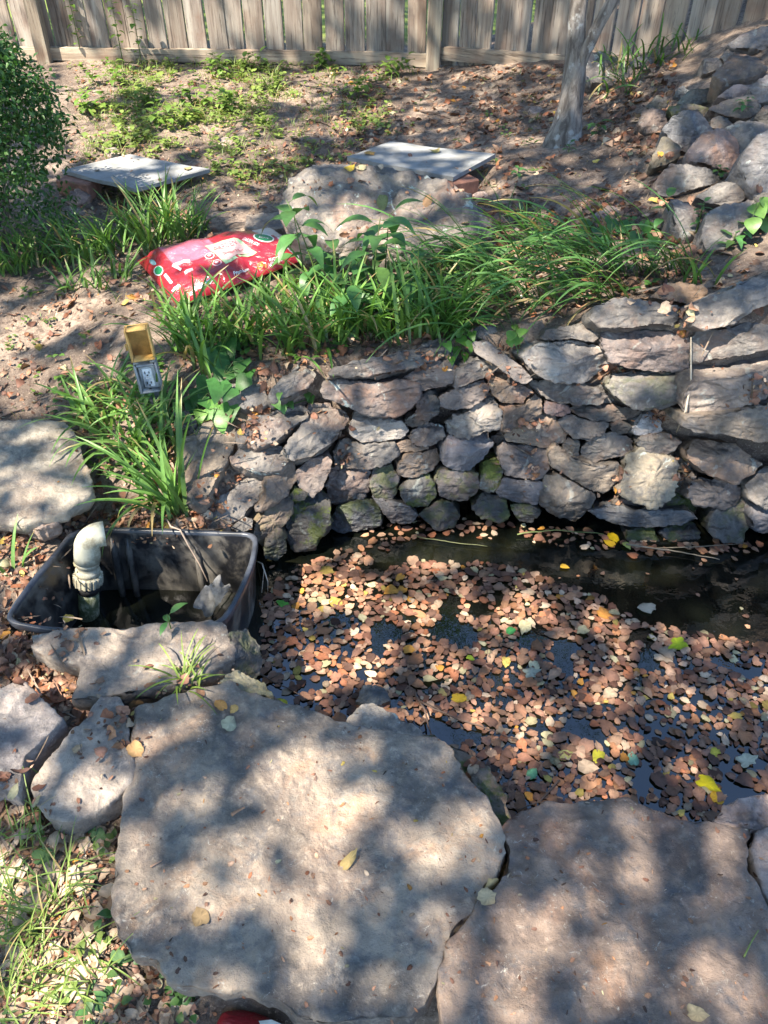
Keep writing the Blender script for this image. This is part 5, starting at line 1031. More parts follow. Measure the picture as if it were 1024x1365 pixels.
# ---------------------------------------------------------------- fallen leaves
def dead_leaf(rg, L=1.0, lob=0.0, curl=.2, asp=.75):
    """a fallen leaf of unit length in its own plane"""
    n = 22; a = np.arange(n) / n * 2 * math.pi; r = .5 * (1 + lob * np.sin(a * 5 + 1.0) + .035 * np.sin(a * 3 + rg.uniform(0, 6)) + .055 * rg.normal(0, 1, n)); x = r * np.cos(a); y = r * np.sin(a) * asp * (1 - .22 * np.cos(a))
    if rg.random() < .25: y = np.where(np.abs(a - rg.uniform(.8, 5.4)) < .3, y * .62, y)      # a torn edge
    x = np.where(np.cos(a) > .99, x * 1.18, np.where(np.cos(a) < -.99, x * .82, x))
    cu, cv = rg.normal(0, curl, 2); tw = rg.normal(0, curl)
    def zf(x, y): return cu * x * x + cv * y * y * 1.5 + tw * x * y + curl * .25 * np.abs(y)
    v = [(0, 0, zf(0, 0))]
    for s_ in (.55, 1.0): v += [(x[k] * s_, y[k] * s_, zf(x[k] * s_, y[k] * s_)) for k in range(n)]
    f = [(0, 1 + k, 1 + (k + 1) % n) for k in range(n)] + [(1 + k, 1 + n + k, 1 + n + (k + 1) % n, 1 + (k + 1) % n) for k in range(n)]
    v = np.array(v) * L; v[:, 2] -= v[:, 2].min() * .0; return v, f
BROWNS = [(.30, .165, .11), (.36, .21, .145), (.25, .13, .09), (.17, .085, .06), (.44, .30, .215), (.32, .165, .09), (.50, .40, .30), (.27, .17, .12), (.38, .22, .135), (.20, .115, .085), (.12, .07, .055), (.31, .13, .07)]
def lcol(rg): return _lcol(rg) * np.array((1.06, .99, .93))
def _lcol(rg):
    k = rg.random()
    if k < .945: c = BROWNS[int(rg.integers(len(BROWNS)))]
    elif k < .96: c = (.48, .38, .10)
    elif k < .988: c = (.40, .38, .24)
    else: c = (.52, .26, .05)
    return np.array(c) * rg.uniform(.8, 1.15)
def leaf_tone(rg, n):                       # blotches and browned rims of a dead leaf
    t = 1 + .13 * rg.normal(0, 1, n); t[0] *= 1.08; t[23:] *= .86; t[23 + int(rg.integers(0, 18)):][:4] *= .65
    return np.clip(t, .4, 1.3)[:, None] * np.ones((1, 3))
def place_leaf(mb, P, n, L, rg, c, curl=.25, lob=0., asp=None, lift=.004):
    v, f = dead_leaf(rg, L, lob, curl, asp or rg.uniform(.6, .9)); n = nrm(np.asarray(n) + rg.normal(0, curl * .9, 3)); d, s_, nn = frame(np.cross(n, rg.normal(0, 1, 3)), n)
    zmin = v[:, 2].min(); mb.add(np.asarray(P) + v[:, :1] * d + v[:, 1:2] * s_ + (v[:, 2:] - zmin) * nn + np.asarray(n) * lift, f, leaf_tone(rg, len(v)) * np.asarray(c))
mb = MB(); rg = np.random.default_rng(5); mb2 = MB()
def litter(n, box, size, pale=0., keep=None, curl=.5, bright=1., maxz=None, minn=.35):
    for k in range(n):
        x, y = rg.uniform(box[0], box[2]), rg.uniform(box[1], box[3])
        if keep and fbm(np.array([[x / keep, y / keep, 3.]]), 7, 2)[0] < -.1: continue
        P, nn = hit(x, y)
        if P is None or nn[2] < minn or P[2] < WZ + .03: continue
        if not ON[0] and minn > 0 and rg.random() < .91: continue
        if nn[2] > .97 and rg.random() < .93 and (abs(P[2] - .555) < .012 and P[1] < 4.1 and abs(P[0]) < .7 or abs(P[2] - .42) < .012 and 3.4 < P[1] < 4.3 and P[0] < -.7): continue
        if P[1] < 1.32 and P[2] > .02 and box[1] > 900 and P[0] > -.56: continue
        place_leaf(mb, P, nn, size * rg.uniform(.5, 1.25), rg, lcol(rg) * (1 + pale) * bright * rg.uniform(.6, 1.1), curl, .05 * (k % 3 == 0), rg.uniform(.45, .85))
        for j in range(3):
            Pd = P + np.append(rg.normal(0, .05, 2), .001); place_leaf(mb, Pd, nn, rg.uniform(.008, .018), rg, lcol(rg) * rg.uniform(.4, .9), .3, 0, rg.uniform(.2, .8), .001)
        if k % 5 == 0: place_leaf(mb, P + np.append(rg.normal(0, .06, 2), .002), nn, rg.uniform(.03, .09), rg, np.array((.20, .15, .11)) * rg.uniform(.6, 1.5), .15, 0, .06, .002)
litter(620, (90, 84, 520, 300), .035, .0, 90); litter(1100, (440, 85, 900, 330), .04, .05, 80); litter(260, (480, 88, 760, 180), .04)
litter(260, (760, 80, 900, 200), .04); litter(420, (640, 270, 940, 420), .04, .05); litter(520, (230, 400, 640, 500), .04, .1); litter(110, (860, 200, 1024, 420), .04, .0, None, .4)
litter(170, (60, 250, 300, 420), .04); litter(120, (0, 380, 180, 560), .035); litter(130, (90, 500, 250, 700), .035, .1)
litter(60, (340, 500, 440, 560), .035, .1); litter(300, (0, 690, 130, 860), .035); litter(90, (180, 660, 300, 705), .035); litter(330, (0, 840, 110, 935), .04, .1); litter(160, (55, 900, 165, 1010), .038, .15); litter(60, (0, 1010, 60, 1100), .035)
for bx in ((286, 628, 330, 665), (265, 655, 300, 690), (318, 565, 350, 590), (330, 540, 345, 580), (905, 410, 928, 445), (640, 480, 700, 515), (795, 485, 830, 505), (866, 545, 890, 560), (815, 625, 830, 680), (900, 600, 918, 640), (700, 600, 715, 640), (690, 560, 720, 570), (540, 470, 600, 480), (665, 455, 690, 470), (1000, 500, 1024, 540), (950, 360, 1000, 385), (455, 570, 470, 620)): litter(13, bx, .027, .15, None, .45, 1.1, None, -.2)
litter(26, (215, 800, 300, 828), .035, .1); litter(60, (185, 885, 310, 930), .035, .1); litter(170, (160, 930, 190, 1010), .03); litter(40, (150, 690, 250, 705), .035)
litter(240, (560, 985, 700, 1110), .035, 0, None, .35)
for k in range(420):                       # flecks of bark and leaf on the flagstones
    x, y = rg.uniform(150, 1024), rg.uniform(930, 1365); P, nn = hit(x, y)
    if P is not None and P[2] > .0: place_leaf(mb, P, nn, rg.uniform(.004, .014), rg, np.array(lcol(rg)) * rg.uniform(.35, 1.1), .2, 0, rg.uniform(.15, .7), .0008)
for bx, n_ in (((480, 190, 640, 232), 6), ((100, 208, 262, 246), 6), ((385, 225, 640, 330), 26)):
    for k in range(n_):
        P, nn = hit(rg.uniform(bx[0], bx[2]), rg.uniform(bx[1], bx[3]))
        if P is not None and nn[2] > .3: place_leaf(mb, P, nn, rg.uniform(.008, .035), rg, lcol(rg), .35, 0, rg.uniform(.3, .8), .002)
litter(800, (92, 88, 520, 270), .022, .45); litter(500, (440, 85, 900, 330), .03, .3); litter(380, (0, 1060, 170, 1365), .016, .3); litter(200, (150, 1150, 290, 1365), .016, .3)
o = add_mesh("leaf_litter", mb.v, mb.f, DRY, None, None, True, np.array(mb.c)); tag(o, "dry brown leaves strewn over the soil and the stones", None, None, 'stuff')

# the leaves of the sunny corner at the lower left, each one a thing
ndl = 0; fl = "fallen leaves on the soil left of the largest flagstone"; FLM = []
for k in range(14):
    r2 = np.random.default_rng(400 + k); v, f = dead_leaf(r2, 1.0, r2.choice([0, .0, .06]), .35, r2.uniform(.55, .85)); v[:, 2] -= v[:, 2].min(); FLM.append((v, f))
def leaf_object(name, vf, P, n, L, rg, c, lab, cat, grp, meshes={}, kept=[]):
    kept.append(vf); key = id(vf[0]); d, s_, nn = frame(np.cross(n, rg.normal(0, 1, 3)), n)
    if key not in meshes:
        o = add_mesh(name, vf[0], vf[1], DRY, None, None, True, leaf_tone(rg, len(vf[0]))); meshes[key] = o
    else:
        o = meshes[key].copy(); COL.objects.link(o)
    from mathutils import Matrix
    Mx = Matrix(((d[0] * L, s_[0] * L, nn[0] * L, P[0]), (d[1] * L, s_[1] * L, nn[1] * L, P[1]), (d[2] * L, s_[2] * L, nn[2] * L, P[2]), (0, 0, 0, 1)))
    o.matrix_world = Mx; o.color = (float(c[0]), float(c[1]), float(c[2]), 1); tag(o, lab, cat, grp); return o
rg = np.random.default_rng(77)
for k in range(2400):
    if ndl >= 190: break
    x, y = rg.uniform(0, 165), rg.uniform(1060, 1365) if k % 5 else rg.uniform(940, 1060)
    if k % 4 == 0: x = rg.uniform(100, 290); y = rg.uniform(1100, 1365)
    P, nn = hit(x, y)
    if P is None or P[2] > .025 or nn[2] < .6: continue
    pale = rg.random() < .75; grn = rg.random() < .05
    c = np.array((.10, .19, .07)) if grn else (np.array((.54, .40, .285)) if pale else np.array((.44, .27, .16))) * rg.uniform(.8, 1.15)
    n = nrm(nn + rg.normal(0, .28, 3)); L = rg.uniform(.02, .046)
    leaf_object("fallen_leaf", FLM[int(rg.integers(14))], P + nn * .006, n, L, rg, c, "fallen green leaf among dry ones left of the largest flagstone" if grn else ("pale tan dry leaf on the sunny soil left of the largest flagstone" if pale else "curled rust-brown leaf on the sunny soil left of the largest flagstone"), "leaf", fl); ndl += 1
# single leaves lying on the flagstones
SING = [(466, 1148, .045, (.48, .35, .14), .5, "yellow-brown pointed leaf alone on the largest flagstone's sunny right half"), (268, 1225, .04, (.30, .21, .11), .75, "brown oval leaf alone low on the largest flagstone"), (304, 966, .04, (.42, .40, .27), .85, "pale olive leaf near the largest flagstone's top edge"), (294, 943, .035, (.50, .25, .07), .7, "orange folded leaf at the largest flagstone's top edge"), (312, 946, .022, (.48, .30, .10), .8, "tiny amber leaf beside the orange folded one"), (928, 1352, .035, (.52, .38, .20), .7, "pale leaf lying on the reddish flagstone"), (104, 1000, .025, (.50, .34, .20), .8, "small tan leaf on the rounded oval flagstone"), (155, 928, .03, (.52, .40, .22), .8, "light tan leaf at the oval flagstone's upper tip"),
        (652, 1178, .045, (.55, .40, .20), .8, "topmost pale leaf stuck in the crack between the two big flagstones"), (668, 1163, .05, (.52, .30, .14), .8, "orange-tan leaf stuck in the crack between the two big flagstones"), (648, 1198, .04, (.56, .42, .24), .8, "lowest pale leaf stuck in the crack between the two big flagstones"), (176, 970, .045, (.52, .33, .17), .8, "tan leaf in the gap left of the largest flagstone, upper one"), (181, 1000, .04, (.50, .29, .12), .8, "orange leaf in the gap left of the largest flagstone, lower one"), (182, 938, .05, (.48, .29, .14), .7, "orange-brown leaf by the bright grass tuft"), (92, 826, .035, (.55, .33, .05), .8, "bright orange leaf on the tub's front rim"),
        (580, 203, .05, (.45, .36, .12), .8, "yellowish leaf on the slab behind the boulder"), (493, 206, .05, (.50, .28, .08), .7, "orange leaf at the left tip of the slab behind the boulder"), (466, 226, .045, (.60, .42, .05), .8, "yellow leaf on top of the boulder"), (250, 226, .05, (.45, .33, .15), .8, "tan leaf on the sunny slab by the shrub"), (130, 228, .03, (.20, .16, .10), .8, "dark leaf on the sunny slab by the shrub"), (570, 268, .05, (.45, .27, .15), .7, "brown leaf on the boulder's right shoulder"), (510, 270, .06, (.18, .20, .08), .7, "olive leaf in the boulder's hollow"), (186, 484, .03, (.45, .3, .2), .8, "leaf caught behind the outlet box")]
for x, y, L, c, asp, lab in SING:
    P, nn = hit(x, y); r2 = np.random.default_rng(int(x)); v, f = dead_leaf(r2, 1.0, .03, .22, asp); v[:, 2] -= v[:, 2].min()
    if lab.startswith("bright orange leaf on the tub"): P = on_z(x, y, TUBZ + .004); nn = np.array([0, 0, 1.])
    leaf_object("fallen_leaf", (v, f), P + nn * .005, nrm(nn + r2.normal(0, .08, 3)), L * 1.05, r2, np.array(c), lab, "leaf", None)

# the pond's raft of leaves
rg = np.random.default_rng(8)
def wpoly(pts): return np.array([on_z(x, y, WZ)[:2] for x, y in pts])
RAFT = wpoly([(352, 800), (372, 772), (420, 748), (470, 738), (530, 742), (580, 752), (640, 748), (700, 762), (745, 775), (790, 792), (850, 826), (905, 842), (960, 850), (1090, 876), (1180, 930), (1290, 950), (1240, 1010), (1130, 1060), (1060, 1100), (960, 1100), (880, 1090), (820, 1080), (760, 1090), (690, 1100), (650, 1090), (600, 1010), (540, 990), (480, 965), (400, 950), (348, 905)])
STRIP = wpoly([(425, 752), (470, 722), (530, 690), (580, 684), (640, 697), (700, 700), (760, 705), (820, 712), (838, 726), (790, 733), (740, 728), (690, 722), (640, 718), (590, 712), (540, 722), (500, 744)])
def inside(P, poly): return poly_sd(P[None], poly)[0] < 0
thin = [(wpoly([(430, 845), (470, 830), (475, 870), (440, 900), (420, 950), (490, 950), (480, 985), (400, 960), (350, 905), (380, 880)]), .50), (wpoly([(870, 930), (950, 925), (980, 990), (900, 1010), (850, 980)]), .5), (wpoly([(960, 1000), (1040, 980), (1040, 1090), (960, 1090)]), .55), (wpoly([(620, 900), (690, 880), (700, 930), (640, 945)]), .7)]
HOLES = [((x - 512) / 512., y) for x, y in []]
items = []; grid = {}
def ok(p, r):
    i, j = int(p[0] / .05), int(p[1] / .05)
    for a in (-1, 0, 1):
        for b_ in (-1, 0, 1):
            for (q, r2) in grid.get((i + a, j + b_), ()):
                if np.linalg.norm(q - p) < (r + r2): return False
    return True
def scatter(poly, n, sz, pack, dens=1.0, dark=1.0):
    lo, hi = poly.min(0), poly.max(0); C = rg.uniform(lo, hi, (n, 2)); C = C[poly_sd(C, poly) < 0]; D = np.full(len(C), dens)
    for tp, td in thin: D = np.where(poly_sd(C, tp) < 0, np.minimum(D, td), D)
    hol = fbm(np.column_stack([C * 9, np.ones(len(C))]), 31, 3); okk = (hol < .55) & (rg.random(len(C)) < D)
    for p, dn in zip(C[okk], D[okk]):
        L = sz * float(np.clip(rg.normal(1, .33), .5, 2.0))
        if dn < 1 and rg.random() < .3: continue
        if not ok(p, L * pack * (1 if dn == 1 else 1.3)): continue
        items.append((p, L, lcol(rg) * dark * rg.uniform(.55, 1.3), 0)); grid.setdefault((int(p[0] / .05), int(p[1] / .05)), []).append((p, L * pack))
scatter(RAFT, 26000, .0295, .30); scatter(STRIP, 3200, .028, .36, .75)
grid.clear(); scatter(RAFT, 4500, .024, .44, .7, .65)
for k in range(60):
    p = on_z(rg.uniform(840, 1030), rg.normal(728, 7), WZ)[:2]; items.append((p, .03 * rg.uniform(.7, 1.2), lcol(rg), 0))
for k in range(40):
    p = on_z(rg.uniform(360, 1000), rg.uniform(735, 850), WZ)[:2]
    if not inside(p, RAFT): items.append((p, rg.uniform(.008, .022), lcol(rg), 0))
NAMED = [(817, 718, .05, (.62, .42, .01), 0, "bright yellow leaf at the foot of the wall by the waterline, two together, larger"), (812, 726, .042, (.60, .36, .02), 0, "amber leaf tucked under the bright yellow one at the waterline"), (835, 729, .035, (.50, .50, .14), 0, "pale yellow-green leaf just right of the amber one at the waterline"), (903, 861, .06, (.42, .50, .02), .12, "lobed lime-yellow leaf in the right of the raft"), (942, 1047, .058, (.66, .55, .01), .02, "big lemon-yellow leaf near the reddish flagstone"), (956, 1063, .045, (.62, .36, .02), 0, "orange-yellow leaf touching the big lemon-yellow one"), (797, 1010, .045, (.50, .46, .04), 0, "yellow oval leaf in the middle of the lower raft"), (752, 757, .03, (.60, .36, .04), 0, "lone yellow leaf drifting on the open dark water"), (680, 843, .036, (.04, .22, .06), 0, "dark green leaf in the middle of the raft"), (377, 806, .04, (.12, .38, .05), 0, "fresh green leaf at the raft's left edge"), (995, 1016, .055, (.50, .50, .38), .16, "pale grey-green lobed leaf near the right frame edge"), (708, 898, .05, (.36, .38, .30), .14, "pale grey lobed leaf above the middle of the raft"), (843, 1014, .042, (.20, .40, .28), 0, "bluish green leaf in the lower raft"), (765, 1005, .0, (0, 0, 0), 0, ""), (709, 1033, .035, (.15, .38, .20), 0, "green leaf near the reddish flagstone's upper edge"), (952, 1005, .035, (.55, .48, .06), 0, "yellowish leaf above the big lemon-yellow one"), (753, 1008, .04, (.50, .46, .16), 0, "pale yellow leaf left of the yellow oval one"), (612, 932, .045, (.62, .40, .03), 0, "golden leaf at the upper right of the fallen branch"), (806, 820, .055, (.55, .24, .05), .05, "large orange leaf at the raft's far edge"), (712, 890, .042, (.56, .52, .34), 0, "cream leaf beside the pale grey lobed one"), (862, 812, .06, (.50, .42, .32), 0, "long pale leaf at the raft's far right edge"), (376, 938, .035, (.62, .56, .05), 0, "yellow leaf next to the pale green-tinged rock"), (627, 879, .026, (.42, .52, .04), 0, "small lime-green leaf in the raft's middle left"), (590, 985 - 60, .03, (.50, .36, .12), 0, "tan-yellow leaf over the fallen branch")]
OM = []
for k in range(22):
    r2 = np.random.default_rng(900 + k); v, f = dead_leaf(r2, 1.0, r2.choice([0, .0, .03, .07]), .16, r2.uniform(.55, .92)); v[:, 2] -= v[:, 2].min(); OM.append((v, f))
for x, y, L, c, lob, lab in NAMED:
    if not lab: continue
    p = on_z(x, y, WZ); r2 = np.random.default_rng(int(x + y)); v, f = dead_leaf(r2, 1.0, lob, .12, .72); v[:, 2] -= v[:, 2].min()
    leaf_object("floating_leaf", (v, f), p + np.array([0, 0, .006]), nrm((0, 0, 1) + r2.normal(0, .05, 3)), L, r2, np.array(c), lab, "leaf", None)
items.sort(key=lambda q: -q[1] / math.hypot(q[0][0], q[0][1] + .3)); mb = MB(); GL = "leaves afloat in the raft on the pond"
NAMEC = [("pale tan leaf floating in the raft on the pond", lambda c: c.sum() > .95), ("mid-brown leaf floating in the raft on the pond", lambda c: c.sum() > .62), ("dark brown leaf floating in the raft on the pond", lambda c: True)]
vis = 0
for k, (p, L, c, _) in enumerate(items):
    q = np.array([p[0], p[1], 0]); d = np.array([p[0], p[1], WZ]) - EYE; cz = d @ np.array([0, math.cos(PITCH), -math.sin(PITCH)]); xi = d[0] / cz * FPX + 512
    z = WZ + .002 + .004 * rg.random(); n = nrm(np.array([0, 0, 1]) + rg.normal(0, .045, 3))
    yel = c[1] > .75 * c[0] and c[2] < .5 * c[1]
    if vis < 276 and 4 < xi < 1020:
        vis += 1; lab = "yellowish leaf floating in the raft on the pond" if yel else [l for l, t in NAMEC if t(c)][0]
        leaf_object("floating_leaf", OM[k % 22], (p[0], p[1], z), n, L, rg, c, lab, "leaf", GL)
    else: place_leaf(mb, (p[0], p[1], z), (0, 0, 1), L, rg, c, .11, .05 if k % 7 == 0 else 0, None, 0)
o = add_mesh("floating_leaves", mb.v, mb.f, DRY, None, None, True, np.array(mb.c)); tag(o, "the many smaller brown leaves packed in the floating raft", None, None, 'stuff')

# ---- twigs and stalks
def twig(pts, rad, label, c=(.16, .11, .085), forks=(), name="twig", mat=None, group="twigs and stalks"):
    """pts: (x, y, z) with z a height, or None to lie on what is there"""
    W3 = []
    for x, y, z in pts:
        if z is None: P, nn = hit(x, y); W3.append(P + np.array([0, 0, rad + .002]))
        else: W3.append(on_z(x, y, z))
    mb = MB(); W3 = np.array(W3); t = np.linspace(0, len(W3) - 1, len(W3) * 5); pth = np.stack([np.interp(t, range(len(W3)), W3[:, k]) for k in range(3)], 1); pth += .0022 * fbm(pth * 30, 4, 2)[:, None]
    mb.add(*tube_vf(pth, np.linspace(rad, rad * .45, len(pth)), 7), c)
    for i, (x, y, z) in forks:
        e = on_z(x, y, z); b0 = pth[int(i * (len(pth) - 1))]; mb.add(*tube_vf([b0, (b0 + e) / 2 + rg.normal(0, .004, 3), e], [rad * .7, rad * .5, rad * .25], 6), c)
    return solo(mb, name, mat or DRY, tuple(W3[0]), label, "twig", group)
zw_ = WZ + .012
twig([(552, 925, zw_), (566, 945, zw_ + .01), (574, 975, zw_ + .03), (580, 985, .0)], .0035, "forked twig leaning on the peaked rock at the water's edge", forks=[(.5, (556, 978, zw_)), (.2, (600, 958, zw_))])
twig([(560, 935, zw_ + .01), (600, 955, zw_ + .008), (650, 972, zw_), (690, 985, zw_)], .0028, "long thin twig lying over the raft beside the peaked rock")
twig([(636, 1025, zw_), (650, 1060, zw_), (655, 1075, zw_ + .02)], .003, "short dark twig at the low mossy ledge rock", forks=[(.4, (625, 990, zw_))])
twig([(745, 1040, zw_), (720, 1068, zw_), (690, 1080, zw_)], .003, "branching twig near the reddish flagstone's top edge", forks=[(.3, (690, 1045, zw_)), (.6, (740, 1072, zw_))])
twig([(330, 890, zw_ + .02), (360, 905, zw_), (400, 925, zw_)], .003, "thin twig by the pale green-tinged rock", forks=[(.5, (380, 890, zw_))])
twig([(835, 725, zw_ + .005), (900, 735, zw_), (960, 745, zw_)], .003, "straight stick floating at the foot of the wall, right side", (.30, .24, .17), forks=[(.3, (985, 725, zw_))])
twig([(690, 712, zw_), (740, 706, zw_ + .01), (805, 712, zw_ + .01)], .0025, "green stalk lying along the waterline left of the yellow leaves", (.16, .20, .07))
twig([(555, 715, zw_), (600, 722, zw_), (650, 728, zw_)], .0022, "dark stalk floating near the wall in the middle", (.12, .13, .06))
twig([(308, 1090, None), (318, 1083, None), (327, 1078, None)], .004, "short bark sliver on the largest flagstone's sunny middle", (.40, .22, .13)); twig([(202, 1156, None), (210, 1152, None), (217, 1148, None)], .0025, "tiny twig near the largest flagstone's left edge", (.35, .22, .15))
twig([(992, 1275, None), (1000, 1258, None), (1011, 1240, None)], .0018, "thin green blade fallen on the reddish flagstone", (.22, .27, .07))
twig([(905, 110, None), (885, 150, None)], .004, "stick among the pile's upper stones")
for k, (a, b_, l) in enumerate([((430, 160), (490, 152), "long stick on the bare slope above the boulder"), ((410, 158), (460, 180), "crooked stick crossing the bare slope"), ((330, 170), (372, 178), "stick at the sunny patch's lower border"), ((560, 150), (600, 160), "thin stick on soil before the fence post"), ((620, 100), (655, 112), "stick on the soil under the right rail"), ((790, 250), (840, 265), "stick on soil at the pile's foot"), ((0, 560), (40, 545), "thin stick beside the pale spotted flagstone")]): twig([(a[0], a[1], None), ((a[0] + b_[0]) / 2, (a[1] + b_[1]) / 2 - 2, None), (b_[0], b_[1], None)], .006, l)
# pale straw hanging down the wall
p1 = hit(914, 455)[0] + np.array([0, -.03, .03]); p2 = hit(916, 500)[0] + np.array([0, -.04, 0]); p3 = hit(908, 535)[0] + np.array([0, -.05, 0]); p4 = hit(896, 565)[0] + np.array([0, -.05, 0])
mb = MB(); mb.add(*tube_vf([p1, p2, p3, p4], [.002, .003, .0035, .002], 6)); solo(mb, "straw", DRY, tuple(p1), "pale dry straw hanging down the wall beside the very large block", "straw", color=(.55, .48, .38))
mb = MB(); q = [hit(341, 742)[0] + np.array([0, -.02, .0]), on_z(350, 752, -.03), on_z(357, 775, -.1), on_z(357, 790, -.14)]; mb.add(*tube_vf(q, [.002, .0025, .002, .001], 6)); mb.add(*tube_vf([q[1], on_z(352, 760, -.08), on_z(349, 790, -.13)], .0012, 5)); solo(mb, "straw", DRY, tuple(q[0]), "pale root strand hanging at the tub's outer right side", "straw", color=(.55, .47, .38))
mb = MB(); P = on_z(686, 396, .47); mb.add(*leaf_vf(P, (1, -.3, .3), (0, 0, 1), .035, .02, "ovate", .3, .3, 5)); solo(mb, "paper_scrap", simple("white_scrap", (.8, .8, .8), .6), tuple(P), "small white scrap caught in the draping leaves", "scrap")
# loose pebbles on the soil
for k, (x, y, l) in enumerate([(715, 148, "pinkish pebble on soil left of the trunk"), (640, 262, "pale pebble right of the slab behind the boulder"), (800, 290, "light cobble half buried before the drape"), (812, 283, "second light cobble half buried before the drape"), (300, 190, "buff pebble in the sunny patch"), (150, 205, "round tan pebble by the sunny slab")]):
    P, nn = hit(x, y); s_ = 9; stone("pebble", l, "pebble", [(x + s_ * math.cos(a) * 1.2, y + s_ * .7 * math.sin(a)) for a in np.linspace(0, 6.28, 8, endpoint=False)], P + np.array([0, 0, .012]), (0, -.5, .85), .04, .02, (.30, .24, .21), None, "loose pebbles", M=40, K=8, solid=False)

# ---------------------------------------------------------------- trees
def grow_tree(name, label, base, pts, radii, extra=(), crown=None, group=None, leafmat=None):
    r = empty(name, tuple(base), label, "tree", group); tm = MB()
    def smooth(P, R):
        P = np.array(P); R = np.array(R); t = np.linspace(0, len(P) - 1, len(P) * 6); q = np.stack([np.interp(t, range(len(P)), P[:, k]) for k in range(3)], 1); ker = np.array([1, 2, 3, 2, 1.]) / 9
        for k in range(3): qq = np.pad(q[:, k], 2, 'edge'); q[1:-1, k] = np.convolve(qq, ker, 'valid')[1:-1]
        return q, np.interp(t, range(len(R)), R)
    for P, R in [(pts, radii)] + list(extra):
        q, rr = smooth(P, R); v, f = tube_vf(q, rr, 20); v = v + nrm(np.array([1, 0, 0])) * 0
        c = np.repeat(q, 20, 0); c = np.vstack([c, q[:1], q[-1:]]); dv = v - c; v = c + dv * (1 + .22 * fbm(v * np.array([9, 9, 4]), 5, 3))[:, None]; tm.add(v, f)
    part(tm, "trunk", BARK, r)
    if crown is not None: part(crown, "crown", leafmat or GREEN, r)
    return r
def crown_mb(balls, n, L, rg, col, hollow=.35):
    mb = MB()
    for (c, rad) in balls:
        for j in range(9):
            cc = np.asarray(c) + nrm(rg.normal(0, 1, 3)) * rad * rg.uniform(.3, .85); foliage_ball(mb, cc, rad * rg.uniform(.25, .5), n // 9, L, rg, col, .1, .8, NS=2)
    return mb
tb_, _ = hit(752, 189); yT = tb_[1]
def TP(px, py, dy=0): return on_y(px, py, yT + dy)
rg = np.random.default_rng(14)
tr = [tb_ + np.array([0, 0, -.1]), tb_ + np.array([.0, 0, .02]), TP(759, 150, .02), TP(765, 105, .03), TP(767, 70, .03), TP(769, 30, .04), TP(773, -10, .05)]
top = tr[-1]; tr += [top + np.array([.04, .1, .5]), top + np.array([-.05, .25, 1.3]), top + np.array([.15, .3, 2.2]), top + np.array([.2, .5, 3.2])]
rad_ = [.105, .085, .070, .062, .052, .046, .043, .04, .035, .028, .012]
f0 = TP(770, 95, .02); fk = [f0, TP(779, 70, .0), TP(795, 38, -.02), TP(814, 4, -.03)]; ft = fk[-1]; fk += [ft + np.array([.3, 0, .5]), ft + np.array([.6, .1, 1.2]), ft + np.array([.7, .2, 2.2])]
balls = [(top + np.array(d), r_) for d, r_ in [((.2, .6, 3.6), .9), ((-.7, .9, 3.1), .8), ((1.0, .7, 2.9), .8), ((.3, 1.5, 3.0), .9), ((1.3, .2, 2.2), .6), ((-.5, .3, 2.4), .5)]]
grow_tree("yard_tree", "slim mottled grey forked tree trunk standing before the fence", tb_, tr, rad_, [(fk, [.034, .030, .027, .025, .022, .017, .008]), ([tr[-3], tr[-3] + np.array([-.4, .4, .7]), tr[-3] + np.array([-.7, .8, 1.4])], [.02, .015, .006])], crown_mb(balls, 270, .09, rg, (.06, .13, .03)))
for k, (x, y, h, lab) in enumerate([(-4.6, 9.6, 6.2, "leafy tree standing beyond the fence's left end"), (-1.4, 10.4, 6.8, "leafy tree beyond the fence behind the left rail"), (1.6, 9.8, 6.4, "leafy tree beyond the fence behind the yard tree"), (4.4, 8.6, 6.6, "leafy tree beyond the fence's right end")]):
    z0 = Hs(x, y); b0 = np.array([x, y, z0]); bl_ = [(b0 + np.array([rg.uniform(-1.3, 1.3), rg.uniform(-.8, .8), rg.uniform(1.6, h - .8)]), rg.uniform(.9, 1.4)) for _ in range(14)]
    grow_tree("background_tree", lab, b0, [b0 - [0, 0, .2], b0 + [0, 0, 1.2], b0 + [.1, .1, 2.8], b0 + [.0, .2, h - 1]], [.2, .15, .11, .04], [([b0 + [.05, .05, 1.8], b0 + [.8, .1, 2.8], b0 + [1.1, .2, 3.8]], [.08, .05, .02])], crown_mb(bl_, 360, .17, rg, (.045, .10, .022)), "trees beyond the fence")

